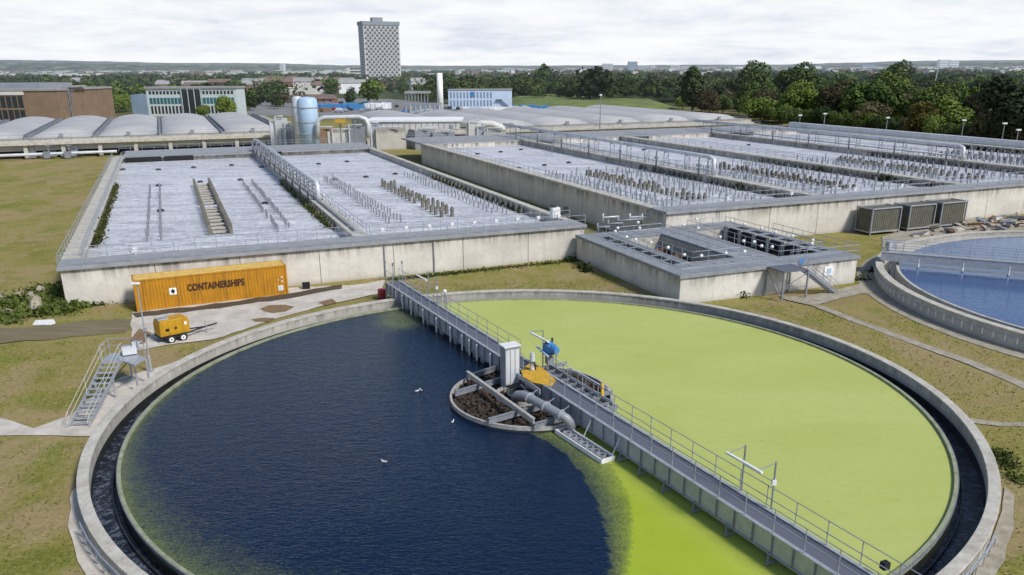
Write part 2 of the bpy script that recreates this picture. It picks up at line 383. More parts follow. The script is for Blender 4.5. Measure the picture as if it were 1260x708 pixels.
    M['leaf2'] = leaf('leaves_bright_green', (.062, .10, .016), (.20, .26, .055))
    M['leaf3'] = leaf('leaves_brown_green', (.045, .040, .022), (.14, .12, .06))
    M['leaf4'] = leaf('leaves_very_dark', (.018, .028, .013), (.062, .082, .032))
    M['leaf5'] = leaf('leaves_golden', (.07, .06, .014), (.20, .16, .045))
    M['weir'] = plain('mossy_weir_concrete', (.27, .285, .19), .85, 0, .4, 1.6)
    M['wet'] = plain('wet_dark_wall', (.022, .022, .02), .35, 0, .6, 1.5)
    M['bark'] = plain('bark', (.09, .075, .06), .9, haze=True)
    M['weed'] = leaf('weeds', (.03, .045, .012), (.11, .14, .03), False)
    M['moss'] = leaf('moss', (.025, .03, .008), (.085, .10, .025), False)
    # buildings
    M['brickf'] = plain('brown_brick', (.215, .145, .095), .9, 0, .25, .25, True)
    M['brickr'] = plain('red_brick', (.22, .105, .075), .9, 0, .2, .3, True)
    M['rend'] = plain('pale_render', (.60, .58, .54), .8, 0, .12, .3, True)
    M['roofb'] = plain('brown_tiles', (.17, .115, .09), .9, 0, .25, .2, True)
    M['roofg'] = plain('grey_roof', (.30, .29, .29), .85, 0, .2, .2, True)
    M['roofw'] = plain('white_roof', (.78, .78, .78), .7, 0, .1, .2, True)
    M['teal'] = plain('teal_spandrel', (.03, .13, .15), .4, 0, .35, .4, True)
    M['tealf'] = plain('pale_frame', (.50, .56, .56), .6, 0, .1, .5, True)
    M['glassd'] = plain('dark_glazing', (.02, .028, .035), .15, 0, .3, .3, True)
    M['blueg'] = plain('blue_grey_panel', (.20, .27, .36), .6, 0, .15, .3, True)
    M['bluep'] = plain('pale_blue_panel', (.52, .63, .78), .6, 0, .1, .3, True)
    M['tower'] = plain('tower_concrete', (.50, .49, .475), .8, 0, .08, .2, True)
    M['towerd'] = plain('tower_dark_infill', (.085, .09, .105), .4, 0, .3, .2, True)
    M['towert'] = plain('tower_cap', (.24, .26, .29), .7, 0, .1, .2, True)
    t = NT('vault_cover'); p = t.pos(); a = t.noise(p, .09, 5, .65); b = t.noise(p, 1.2, 4, .7)
    c = t.mix(t.ramp(a, [(.3, 0.), (.7, 1.)]), (.36, .355, .35), (.50, .49, .48)); c = t.mix(t.math('MULTIPLY', b, .3), c, (.33, .33, .33))
    t.set('Base Color', c); t.set('Roughness', .7); t.haze(.5); M['vault'] = t.m
    M['town'] = plain('far_town', (.5, .49, .47), .8, 0, .3, .02, True)
    t = NT('far_hills'); p = t.pos(); a = t.noise(t.mapp(p, (1, 1, 4)), .010, 6, .8); t.set('Base Color', t.ramp(a, [(.42, (.012, .022, .014)), (.5, (.045, .065, .035)), (.58, (.12, .14, .10)), (.68, (.45, .45, .43))])); t.set('Roughness', 1); t.haze(.42); M['hill'] = t.m
mats()

# ------------------------------------------------------------------ world, sun, camera
wd = bpy.data.worlds.new('World'); SC.world = wd; wd.use_nodes = True; nt = wd.node_tree; nt.nodes.clear()
SUN_EL, SUN_AZ = R(44), R(130)          # azimuth clockwise from +y
def wn(t, **k):
    x = nt.nodes.new(t)
    for a, b in k.items(): setattr(x, a, b)
    return x
sky = wn('ShaderNodeTexSky', sky_type='NISHITA'); sky.sun_disc = False; sky.sun_elevation = SUN_EL; sky.sun_rotation = SUN_AZ
sky.air_density = 1.0; sky.dust_density = .4; sky.ozone_density = 2.0
tc = wn('ShaderNodeTexCoord'); sp = wn('ShaderNodeSeparateXYZ'); nt.links.new(tc.outputs['Generated'], sp.inputs[0])
def wm(op, a, b=0.0, clamp=False):
    x = wn('ShaderNodeMath', operation=op); x.use_clamp = clamp
    for i, v in enumerate((a, b)):
        if hasattr(v, 'is_output'): nt.links.new(v, x.inputs[i])
        else: x.inputs[i].default_value = v
    return x.outputs[0]
zz = wm('ADD', wm('MAXIMUM', sp.outputs[2], 0.0), .13)
cb = wn('ShaderNodeCombineXYZ'); nt.links.new(wm('DIVIDE', sp.outputs[0], zz), cb.inputs[0]); nt.links.new(wm('DIVIDE', sp.outputs[1], zz), cb.inputs[1])
def wnoise(scale, detail, rough, dist=0):
    x = wn('ShaderNodeTexNoise'); nt.links.new(cb.outputs[0], x.inputs['Vector'])
    x.inputs['Scale'].default_value = scale; x.inputs['Detail'].default_value = detail; x.inputs['Roughness'].default_value = rough; x.inputs['Distortion'].default_value = dist
    return x.outputs['Fac']
def wramp(src, stops):
    x = wn('ShaderNodeValToRGB'); nt.links.new(src, x.inputs[0]); e = x.color_ramp.elements
    while len(e) < len(stops): e.new(.5)
    for i, (p, c) in enumerate(stops):
        e[i].position = p; e[i].color = (c, c, c, 1) if isinstance(c, (int, float)) else (*c, 1)
    return x.outputs[0]
n1 = wnoise(.9, 7, .6, .4); n2 = wnoise(3.6, 6, .6, .3)
cv = wm('ADD', wm('MULTIPLY', n1, .75), wm('MULTIPLY', n2, .25))
cloudc = wramp(cv, [(.36, (5.9, 6.3, 7.0)), (.44, (6.8, 7.05, 7.55)), (.52, (7.5, 7.62, 7.85)), (.62, (8.0, 8.02, 8.05))])
x = wn('ShaderNodeMath', operation='MULTIPLY')
cover = wramp(wm('ADD', cv, wm('MULTIPLY', wm('SUBTRACT', .155, sp.outputs[2]), 2.6)), [(.28, 0.), (.62, 1.)])
mx = wn('ShaderNodeMix', data_type='RGBA'); nt.links.new(cover, mx.inputs[0]); nt.links.new(sky.outputs[0], mx.inputs[6]); nt.links.new(cloudc, mx.inputs[7])
bg = wn('ShaderNodeBackground'); bg.inputs[1].default_value = .125; nt.links.new(mx.outputs[2], bg.inputs[0])
wo = wn('ShaderNodeOutputWorld'); nt.links.new(bg.outputs[0], wo.inputs[0])
sl = bpy.data.lights.new('sun', 'SUN'); sl.energy = 3.9; sl.angle = R(10); sl.color = (1, .96, .90)
so = bpy.data.objects.new('sun', sl); COL.objects.link(so)
sd = Vector((math.sin(SUN_AZ) * math.cos(SUN_EL), math.cos(SUN_AZ) * math.cos(SUN_EL), math.sin(SUN_EL)))
so.rotation_euler = sd.to_track_quat('Z', 'Y').to_euler(); so.location = (30, -20, 60)
cd = bpy.data.cameras.new('camera'); cam = bpy.data.objects.new('camera', cd); COL.objects.link(cam); SC.camera = cam
cd.sensor_width = 36; cd.sensor_fit = 'HORIZONTAL'; cd.lens = 36 * F / 1260; cd.shift_y = (CY - 354) / 1260; cd.shift_x = -(CX - 630) / 1260
cd.clip_start = .5; cd.clip_end = 60000
cr, sr, cp, sp_ = math.cos(ROL), math.sin(ROL), math.cos(PIT), math.sin(PIT)
rx = Vector((cr, sr * sp_, sr * cp)); up = Vector((-sr, cr * sp_, cr * cp)); bk = Vector((0, -cp, sp_))
cam.matrix_world = Matrix(((rx.x, up.x, bk.x, 0), (rx.y, up.y, bk.y, 0), (rx.z, up.z, bk.z, CH), (0, 0, 0, 1)))
SC.view_settings.view_transform = 'Standard'; SC.view_settings.look = 'None'; SC.view_settings.exposure = 0
SC.render.resolution_x = 1024; SC.render.resolution_y = 575
# ------------------------------------------------------------------ terrain
TC, TR = Vector((1.27, 47.96, 0)), 25.8          # main tank: centre, outer radius
RC, RR = Vector((63.3, 71.5, 0)), 27.9           # second tank
def ss(x, a, b):
    t = min(1, max(0, (x - a) / (b - a))); return t * t * (3 - 2 * t)
def terrain():
    def axis(lo, hi, fine0, fine1, cell, grow):
        a = list(np.arange(fine0, fine1 + 1e-6, cell)); s = cell
        while a[-1] < hi: s *= grow; a.append(a[-1] + s)
        s = cell; b = []
        c = a[0]
        while c > lo: s *= grow; c -= s; b.append(c)
        return np.array(b[::-1] + a)
    X = axis(-14000, 14000, -60, 95, .75, 1.22); Y = axis(-1500, 24000, 14, 104, .75, 1.22)
    gx, gy = np.meshgrid(X, Y); gz = (.07 * np.sin(gx * .31 + 1.3 * np.sin(gy * .17)) * np.sin(gy * .23) ) * (np.abs(gx) < 60)
    gz = np.where(np.hypot(gx, gy - 60) > 120, 0, gz) * .5
    alive = np.ones(gx.shape, bool)
    for c, r in ((TC, TR - .35), (RC, RR - .35)):
        dx, dy = gx - c.x, gy - c.y; d = np.hypot(dx, dy)
        sn = np.abs(d - r) < .42
        gx = np.where(sn, c.x + dx / d * r, gx); gy = np.where(sn, c.y + dy / d * r, gy)
        gz = np.where(np.abs(d - r) < 3, gz * .0, gz)
        d2 = np.hypot(gx - c.x, gy - c.y); alive &= d2 > r - .01
    n, m = gx.shape
    V = np.stack([gx, gy, gz], -1).reshape(-1, 3)
    idx = np.arange(n * m).reshape(n, m)
    q = np.stack([idx[:-1, :-1], idx[:-1, 1:], idx[1:, 1:], idx[1:, :-1]], -1).reshape(-1, 4)
    # keep a cell unless its middle lies inside a tank
    cen = V[q].mean(1); keep = np.ones(len(q), bool)
    for c, r in ((TC, TR - .35), (RC, RR - .35)): keep &= (np.hypot(cen[:, 0] - c.x, cen[:, 1] - c.y) > r - .05) & (np.hypot(V[q][:, :, 0] - c.x, V[q][:, :, 1] - c.y).min(1) > r - .12)
    q = q[keep]
    me = bpy.data.meshes.new('ground'); me.vertices.add(len(V)); me.vertices.foreach_set('co', V.ravel().astype(np.float32))
    me.loops.add(q.size); me.loops.foreach_set('vertex_index', q.ravel().astype(np.int32)); me.polygons.add(len(q))
    me.polygons.foreach_set('loop_start', np.arange(0, q.size, 4, dtype=np.int32)); me.polygons.foreach_set('loop_total', np.full(len(q), 4, dtype=np.int32))
    me.materials.append(M['grass']); me.update(calc_edges=True); me.validate()
    tag(link('ground', me), kind='structure')
terrain()
def sheet(name, pts, mat, z=.03, kind='structure'):
    m = MB(); m.add([(p[0], p[1], z) for p in pts], [tuple(range(len(pts)))])
    return tag(m.build(name, mat), kind=kind)
def blob(px, h=0, n=24, jag=.12, seed=1):
    """a closed outline through pixel-surveyed points, roughened"""
    g = random.Random(seed); P = [at(x, y, h) for x, y in px]; out = []
    for i, p in enumerate(P):
        q = P[(i + 1) % len(P)]; k = max(1, int((q - p).length / .9))
        for j in range(k):
            v = p.lerp(q, j / k); out.append(v + Vector((g.uniform(-jag, jag), g.uniform(-jag, jag), 0)))
    return out
def strip(name, px, w, mat, z=.03, jag=.06, h=0, seed=1):
    g = random.Random(seed); P = [at(x, y, h) if not isinstance(x, Vector) else x for x, y in px]; L = []; Rr = []
    pts = []
    for a, b in zip(P, P[1:]):
        k = max(1, int((b - a).length / .8)); pts += [a.lerp(b, j / k) for j in range(k)]
    pts.append(P[-1]); m = MB(); vs = []
    for i, p in enumerate(pts):
        d = (pts[min(i + 1, len(pts) - 1)] - pts[max(0, i - 1)]).normalized(); s = Vector((d.y, -d.x, 0))
        vs += [p + s * (w / 2 + g.uniform(-jag, jag)), p - s * (w / 2 + g.uniform(-jag, jag))]
    vs = [(v[0], v[1], z) for v in vs]
    m.add(vs, [(2 * i, 2 * i + 1, 2 * i + 3, 2 * i + 2) for i in range(len(pts) - 1)])
    return tag(m.build(name, mat), kind='structure')
Z1 = .06
sheet('concrete_pad', blob([(163, 386), (161, 410), (166, 433), (200, 426), (262, 419), (330, 396), (400, 376), (468, 362), (473, 345), (440, 351), (356, 355), (260, 372)], seed=3), M['pad'], Z1)
strip('dirt_track', [(-60, 416), (0, 414), (60, 409), (120, 403), (163, 401)], 4.4, M['dirt'], Z1 - .01, .3, seed=4)
sheet('path', blob([(-40, 505), (0, 515), (42, 528), (88, 512), (120, 482), (150, 465), (190, 455), (230, 442), (222, 452), (168, 490), (128, 530), (112, 538), (50, 537), (0, 537), (-40, 534)], jag=.05, seed=5), M['pad'], Z1 + .004)
sheet('path', blob([(104, 590), (90, 605), (84, 650), (92, 680), (110, 720), (140, 760), (175, 745), (120, 668), (100, 625)], jag=.12, seed=6), M['pad'], Z1 + .008)
strip('path', [(962, 366), (1000, 375), (1060, 398), (1140, 428), (1200, 449), (1275, 482)], .95, M['path'], Z1, .07, seed=7)
strip('path', [(1194, 519), (1225, 523), (1290, 524)], .7, M['path'], Z1, .1, seed=8)
sheet('path', blob([(958, 364), (990, 366), (1030, 357), (1052, 352), (1072, 345), (1070, 330), (1084, 322), (1090, 345), (1112, 372), (1092, 362), (1060, 362), (1000, 377), (968, 370)], jag=.05, seed=9), M['path'], Z1 + .008)
sheet('concrete_pad', blob([(1085, 292), (1110, 284), (1160, 277), (1260, 268), (1330, 262), (1400, 275), (1330, 285), (1260, 283), (1190, 288), (1150, 292), (1110, 302), (1086, 312)], jag=.15, seed=10), M['path'], Z1 + .004)
sheet('path', blob([(1236, 600), (1247, 610), (1248, 650), (1235, 690), (1215, 725), (1190, 745), (1192, 720), (1218, 670), (1232, 630)], jag=.06, seed=11), M['path'], Z1)
for k, px in enumerate(([(318, 381), (330, 377), (352, 376), (361, 379), (352, 384), (335, 387)], [(310, 394), (325, 392), (339, 393), (330, 397), (315, 397)], [(390, 373), (410, 369), (416, 373), (400, 377)], [(158, 420), (172, 405), (188, 411), (176, 425)])):
    sheet('mud_patch', blob(px, jag=.12, seed=20 + k), M['mud'], Z1 + .012 + .003 * k)
sheet('litter_and_shadow', blob([(166, 386), (250, 377), (357, 362), (420, 351), (420, 356), (357, 368), (255, 382), (166, 392)], jag=.22, seed=31), M['darkbrown'] if 'darkbrown' in M else M['dirt'], Z1 + .012)  # fallen leaves plus the container's shadow, painted as one dark strip

# ------------------------------------------------------------------ main settling tank
ST = wthing('settling_tank', TC, 'round concrete settling tank half covered in bright green duckweed', 'settling tank')
RIM, WEIR, WL = 1.0, .62, .48
WR = 23.95
m = MB(); m.ring(TC, [(TR, -.3), (TR, RIM - .14), (TR - .46, RIM - .14), (TR - .46, -2.2), (TR - .50, -2.2), (TR - .50, -2.3), (TR - .02, -2.3)], 200); m.build('outer_wall', M['rim'], ST)
m = MB(); m.ring(TC, [(TR + .06, RIM - .14), (TR + .06, RIM), (TR - .50, RIM), (TR - .50, RIM - .14)], 200); m.build('coping', M['coping'], ST, bevel=.02)
m = MB(); m.ring(TC, [(TR - .465, -2.2), (TR - .465, RIM - .80), (TR - .475, RIM - .80), (TR - .475, -2.2)], 200); m.build('wet_lining', M['wet'], ST)
m = MB(); m.ring(TC, [(WR + .15, -2.0), (WR + .15, WEIR - .30), (WR + .11, WEIR - .30), (WR + .11, -2.0)], 200); m.build('wet_lining', M['wet'], ST)
m = MB(); m.ring(TC, [(WR + .10, -2.0), (WR + .10, WEIR), (WR - .08, WEIR), (WR - .08, -.2)], 240); m.build('weir_wall', M['weir'], ST)
m = MB()
for i in range(420):                                   # notched lip plate
    a = 2 * PI * i / 420; c = TC + Vector((math.cos(a), math.sin(a), 0)) * (WR + .125)
    m.box((c.x, c.y, WEIR - .08), (.03, .33, .14), a)
m.build('weir_plate', M['galvd'], ST)
m = MB(); m.ring(TC, [(WR + .42, -1.1), (WR + .42, -.08), (WR + .37, -.08), (WR + .37, -1.1)], 200); m.build('scum_board', M['dark'], ST)
m = MB(); m.lathe(TC, [(WR + .05, -.30), (TR - .4, -.30)], 200)
tag(m.build('channel_water', M['channel']), kind='structure')
# water sheet with the duckweed attribute
def in_poly(x, y, P):
    r = np.zeros(x.shape, bool); n = len(P)
    for i in range(n):
        x1, y1 = P[i][0], P[i][1]; x2, y2 = P[(i + 1) % n][0], P[(i + 1) % n][1]
        c = ((y1 > y) != (y2 > y)); r ^= c & (x < (x2 - x1) * (y - y1) / (y2 - y1 + 1e-12) + x1)
    return r
def dist_line(x, y, P):
    d = np.full(x.shape, 1e9)
    for a, b in zip(P, P[1:]):
        ax, ay, bx, by = a[0], a[1], b[0], b[1]; t = np.clip(((x - ax) * (bx - ax) + (y - ay) * (by - ay)) / ((bx - ax) ** 2 + (by - ay) ** 2), 0, 1)
        d = np.minimum(d, np.hypot(x - ax - t * (bx - ax), y - ay - t * (by - ay)))
    return d
BD = Vector((.4631, -.8863, 0)); BN = Vector((.8863, .4631, 0))
def B(t, s, z=0.0): return Vector((TC.x, TC.y, 0)) + BD * t + BN * s + Vector((0, 0, z))
def water_sheet():
    nr, na = 120, 420; r = np.sqrt(np.linspace(0, 1, nr + 1)) ; r = np.linspace(0, 1, nr + 1) * (WR - .05); a = np.arange(na) * 2 * PI / na
    rr, aa = np.meshgrid(r, a, indexing='ij'); x = TC.x + rr * np.cos(aa); y = TC.y + rr * np.sin(aa)
    blue_edge = [at(*p, WL) for p in ((638, 526), (650, 533), (672, 543), (696, 559), (714, 582), (730, 610), (740, 638), (747, 670), (750, 708), (748, 760), (735, 830))]
    green_edge = [at(*p, WL) for p in ((655, 520), (700, 529), (735, 550), (757, 578), (775, 612), (780, 645), (776, 680), (768, 720), (760, 780), (745, 850))]
    bridge_t = (x - TC.x) * BD.x + (y - TC.y) * BD.y; s = (x - TC.x) * BN.x + (y - TC.y) * BN.y
    fence = [at(640, 527, WL), B(0, .6), B(-30, .6)]
    blueP = blue_edge + [B(45, -40), B(0, -60), B(-60, -60), B(-60, .6), B(0, .6)]
    greenP = green_edge + [B(45, -40), B(0, -60), B(-60, -60), B(-60, 1.4), B(0, 1.4)]
    ib = in_poly(x, y, blueP); ig = in_poly(x, y, greenP)      # ig: everything left of the full green
    d1 = dist_line(x, y, blue_edge); d2 = dist_line(x, y, green_edge)
    mid = np.clip(d1 / (d1 + d2 + 1e-6), 0, 1)
    al = np.where(ib, 0.0, np.where(ig, .52 + .42 * mid, 1.0))
    # far half: crisp edge along the bridge
    farh = bridge_t < 1.0
    al = np.where(farh, np.clip((s - .2) / .7, 0, 1), al)
    # growth along the weir, wider towards the near side, and at the far abutment
    ang = np.arctan2(y - TC.y, x - TC.x); deg = np.degrees(ang)
    rim = WR - np.hypot(x - TC.x, y - TC.y)
    a2 = (deg - 180) % 360                              # 0 at the left, growing towards the camera
    wid = np.interp(np.where(a2 > 200, a2 - 360, a2), [-40, -25, -5, 10, 30, 60, 100], [.05, .25, .9, 1.35, 2.5, 4.0, 4.2])
    wa = np.clip(1.0 - rim / np.maximum(wid, .05), 0, 1) ** .8 * .66
    al = np.where(ib & ((a2 < 100) | (a2 > 320)), np.maximum(al, wa), al)
    c0 = at(494, 392, WL); dd = np.hypot((x - c0.x) / 1.9, (y - c0.y) / 3.0); al = np.where(ib & farh, np.maximum(al, np.clip(1.0 - dd * .55, 0, .60)), al)
    no_sheen = np.clip((3.0 - s) / 5.0, 0, 1) * (bridge_t > 0)  # left of the bridge: greener, without the painted sky sheen
    no_sheen = np.maximum(no_sheen, np.clip(1 - np.abs(s - 2.0) / 1.8, 0, 1) * .3)
    V = np.stack([x, y, np.full(x.shape, WL)], -1).reshape(-1, 3); idx = np.arange((nr + 1) * na).reshape(nr + 1, na)
    nx = np.roll(idx, -1, 1); q = np.stack([idx[:-1], idx[1:], nx[1:], nx[:-1]], -1).reshape(-1, 4)
    me = bpy.data.meshes.new('water'); me.vertices.add(len(V)); me.vertices.foreach_set('co', V.ravel().astype(np.float32))
    me.loops.add(q.size); me.loops.foreach_set('vertex_index', q.ravel().astype(np.int32)); me.polygons.add(len(q))
    me.polygons.foreach_set('loop_start', np.arange(0, q.size, 4, dtype=np.int32)); me.polygons.foreach_set('loop_total', np.full(len(q), 4, dtype=np.int32))
    for nm, arr in (('algae', al), ('no_sheen', no_sheen)):
        at_ = me.attributes.new(nm, 'FLOAT', 'POINT'); at_.data.foreach_set('value', arr.ravel().astype(np.float32))
    me.polygons.foreach_set('use_smooth', [True] * len(q)); me.materials.append(M['water']); me.update(calc_edges=True)
    tag(link('water', me), kind='structure')
water_sheet()

# ------------------------------------------------------------------ railings
def rail_parts(parent, pts, h=1.1, gap=1.8, r=.028, mid=(.55,), pm='rail', posts=True, mat='rail', toe=False):
    pts = [Vector(p) for p in pts]
    for k, f in enumerate((1.0,) + tuple(x / h for x in mid)):
        m = MB(); m.tube([p + Vector((0, 0, h * f)) for p in pts], r, 6); m.build('top_rail' if k == 0 else 'mid_rail', M[mat], parent)
    if not posts: return
    me = None; n = 0
    for a, b in zip(pts, pts[1:]):
        k = max(1, int(round((b - a).length / gap)))
        for j in range(k + (1 if b is pts[-1] else 0)):
            p = a.lerp(b, j / k)
            if me is None: me = MB().tube([(0, 0, 0), (0, 0, h)], r, 6).mesh('post', M[mat])
            o = link('post', me, parent); off = parent.location if parent.type == 'EMPTY' else Vector((0, 0, 0))
            o.location = p - off; n += 1
            if n >= 100: return
def railing(pts, label, group=None, **k):
    o = empty('handrail', pts[0], 0, label, 'handrail', group); WORLDP.add(o.name)
    rail_parts(o, pts, **k); return o

# ------------------------------------------------------------------ the bridge over the main tank
BR = wthing('walkway_bridge', B(-28.6, 1, 0), 'long grey steel walkway bridge crossing the half green round tank', 'bridge')
T0, T1, S0, S1, DK = -28.6, 27.2, .35, 1.60, 1.8
m = MB()
nrm = {}
g1 = MB(); m.beam(B(T0, (S0 + S1) / 2, DK - .03), B(T1, (S0 + S1) / 2, DK - .03), S1 - S0 - .3, .05)
o = m.build('deck_grating', M['grate'], BR)
for s, nm in ((S0, 'left'), (S1, 'right')):
    g = MB(); g.beam(B(T0, s, DK - .47), B(T1, s, DK - .47), .035, .95)
    g.beam(B(T0, s, DK + .02), B(T1, s, DK + .02), .20, .045); g.beam(B(T0, s, DK - .955), B(T1, s, DK - .955), .20, .045)
    t = T0
    g.build('girder', M['galv'], BR); so_ = -.06 if s == S0 else .06
    while t < T1: g = MB(); g.hexa([B(t, s + so_ - .045, DK - .93), B(t + .05, s + so_ - .045, DK - .93), B(t + .05, s + so_ + .04, DK - .93), B(t, s + so_ + .04, DK - .93)], [B(t, s + so_ - .045, DK - .01), B(t + .05, s + so_ - .045, DK - .01), B(t + .05, s + so_ + .04, DK - .01), B(t, s + so_ + .04, DK - .01)]); g.build('stiffener', M['galvd'], BR); t += 1.75 / 1.5
for s, nm in ((S0, 'l'), (S1, 'r')):
    rl = empty('railing', (0, 0, 0)); rl.parent = BR; rl.matrix_parent_inverse = Matrix.Translation(-BR.location); KIDS.setdefault(BR.name, []).append(rl)
    pts = [B(T0, s, DK + .04), B(-1.9, s, DK + .04)] if s == S0 else [B(T0, s, DK + .04), B(-4.6, s, DK + .04)]
    rail_parts(rl, pts, gap=1.75, r=.024, h=1.12)
    rl2 = empty('railing', (0, 0, 0)); rl2.parent = BR; rl2.matrix_parent_inverse = Matrix.Translation(-BR.location); KIDS.setdefault(BR.name, []).append(rl2)
    rail_parts(rl2, [B(1.6, s, DK + .04), B(T1, s, DK + .04)], gap=1.75, r=.024, h=1.12)
t = T0 + .6
while t < T1:                                          # cross bracing under the deck
    g = MB(); g.beam(B(t, S0, DK - .8), B(t, S1, DK - .8), .09, .09); g.beam(B(t, S0, DK - .8), B(t + 1.7, S1, DK - .8), .06, .06); g.build('cross_member', M['galvd'], BR); t += 1.75
# scraper hangers below the far half
leg_me = None
for i, t in enumerate([-25.6, -23.9, -21.8, -19.0, -16.2, -13.4, -11.2, -9.9, -8.6, -6.4]):
    low = .15 if i % 3 else -.1
    g = MB(); p = B(t, S0 - .18, 0); g.tube([(p.x, p.y, low), (p.x, p.y, DK - .1)], .065, 8); g.build('hanger', M['white'], BR)
    g = MB(); g.beam(B(t, S0 - .15, .95), B(t + .1, S1 + .1, .95), .07, .07); g.beam(B(t + .55, S0 - .05, .6), B(t + .55, S1, .6), .5, .75); g.build('scraper_plate', M['galvd'], BR)
for i, t in enumerate((9.3, 11.1, 13.1, 15.4, 17.7, 20.3)):
    g = MB(); g.beam(B(t, S0 - .05, DK - .9), B(t + .35, S0 - .45, .5), .07, .07); g.beam(B(t + .35, S0 - .45, .62), B(t + .35, S1, .62), .08, .12); g.build('bracket', M['galvd'], BR)
# landing on the far rim
g = MB()
for s in (S0 - .1, S1 + .1):
    for t in (-28.4, -26.4):
        p = B(t, s, 0); g.tube([(p.x, p.y, 0), (p.x, p.y, DK - .05)], .06, 8)
g.beam(B(-28.4, S0, .3), B(-26.4, S0, 1.5), .05, .05); g.build('landing_frame', M['galv'], BR)
for t, s, h in ((-28.3, S0 - .1, 2.0), (-26.2, S0 - .1, 2.2), (-27.8, S1 + .1, 1.9)):
    p = B(t, s, DK); g = MB(); g.tube([p, p + Vector((0, 0, h))], .035, 6); g.box(p + Vector((0, 0, h)), (.16, .16, .22)); g.build('lamp_post', M['galvd'], BR)
# near drive motor box by the rim
p = B(24.6, S1 + .35, DK); g = MB(); g.box(p + Vector((0, 0, .45)), (.3, .25, .3), AU); g.build('control_box', M['black'], BR)
p = B(25.6, S1 + 1.1, RIM); g = MB(); g.tube([p, p + Vector((0, 0, .8))], .05, 6); g.box(p + Vector((0, 0, .85)), (.28, .22, .2), .3); tag(g.build('sensor_post', M['white']), 'short white sensor post on the near right rim beside the bridge end', 'sensor post')

# lamp gantries on the right side of the bridge
def gantry(t, label, k=1.0, z=DK):
    o = wthing('lamp_gantry', B(t, S1 + .15, z), label, 'light fitting', 'light fittings on the bridge')
    for dt in (0, 1.9):
        g = MB(); g.tube([B(t + dt, S1 + .17, z - .5), B(t + dt, S1 + .17, z + 2.35 * k)], .045, 6); g.tube([B(t + dt, S1 + .17, z + 2.3 * k), B(t + dt - .05, S1 - .75, z + 2.15 * k)], .025, 6)
        g.build('post', M['galvd'], o)
    g = MB(); g.beam(B(t - .2, S1 - .78, z + 2.12 * k), B(t + 2.05, S1 - .78, z + 2.12 * k), .13, .09); g.build('tube_lamp', M['white'], o)
    g = MB(); g.tube([B(t, S1 + .17, z + 1.35 * k), B(t + 1.9, S1 + .17, z + 1.35 * k)], .02, 5); g.build('cross_bar', M['rail'], o)
    g = MB(); g.box(B(t + 1.9, S1 + .17, z + 1.35 * k), (.18, .18, .25)); g.build('junction_box', M['white'], o)
gantry(16.9, 'nearest twin-post lamp frame on the bridge above the green water')
gantry(-21.6, 'twin-post lamp frame near the far end of the bridge')
g = MB(); o = wthing('lamp_post', B(-4.2, S1, DK), 'thin post with slanting tube lamp beside the blue motor', 'light fitting', 'light fittings on the bridge')
a = at(668, 447, DK); g.tube([a, a + Vector((0, 0, 2.3))], .035, 6); g.build('post', M['galvd'], o)
g = MB(); b = at(652, 409, DK + 2.1); c = at(675, 421, DK + 2.0); g.beam(b, c, .14, .09); g.build('tube_lamp', M['white'], o)
g = MB(); g.tube([a + Vector((0, 0, 2.28)), b + Vector((0, 0, .05))], .025, 5); g.build('arm', M['galvd'], o)
a = B(-18.6, S1 + .4, .9); o = wthing('level_sensor', a, 'slim white-topped sensor post beside the far half of the bridge', 'sensor post')
g = MB(); g.tube([a, a + Vector((0, 0, 2.2))], .05, 6); g.tube([a + BD * .35, a + BD * .35 + Vector((0, 0, 1.9))], .04, 6); g.build('post', M['galvd'], o)
g = MB(); g.lathe(a + Vector((0, 0, 2.2)), [(0, -.12), (.16, -.1), (.18, .05), (0, .16)], 10); g.build('cap', M['white'], o)

# ------------------------------------------------------------------ centre works
SCX = Vector((1.2, 48.35, 0)); SR = 5.2
CB = wthing('scum_baffle', SCX, 'round white-rimmed scum box filled with brown sludge under the bridge', 'scum box')
m = MB(); m.ring(SCX, [(SR, .2), (SR, .84), (SR - .14, .84), (SR - .14, .2)], 120); m.build('rim', M['rustw'], CB)
m = MB(); m.ring(SCX, [(SR + .03, -.2), (SR + .03, .60), (SR + .002, .60), (SR + .002, -.2)], 120); m.build('skirt', M['dark'], CB)
IC = at(640, 487, .7)
m = MB(); m.ring(IC, [(1.62, .2), (1.62, .86), (1.5, .86), (1.5, .2)], 60); m.build('inner_ring', M['rustw'], CB)
m = MB(); m.ring(IC, [(.85, .2), (.85, .92), (.72, .92), (.72, .2)], 40); m.build('feed_well', M['dark'], CB)
m = MB(); m.cyl(IC, .72, .3, .58, 30); m.build('feed_well_mouth', M['black'], CB)
for i, (p, q, z) in enumerate((((560, 485), (622, 466), .95), ((576, 465), (612, 453), .95), ((575, 460), (657, 519), 1.25), ((601, 519), (672, 499), 1.0), ((657, 525), (692, 515), .95))):
    g = MB(); a, b = at(*p, z), at(*q, z); g.beam(a, b, .07, .36); g.beam(a + Vector((0, 0, .18)), b + Vector((0, 0, .18)), .2, .04); g.build('beam', M['rustw'] if i == 2 else M['galvd'], CB)
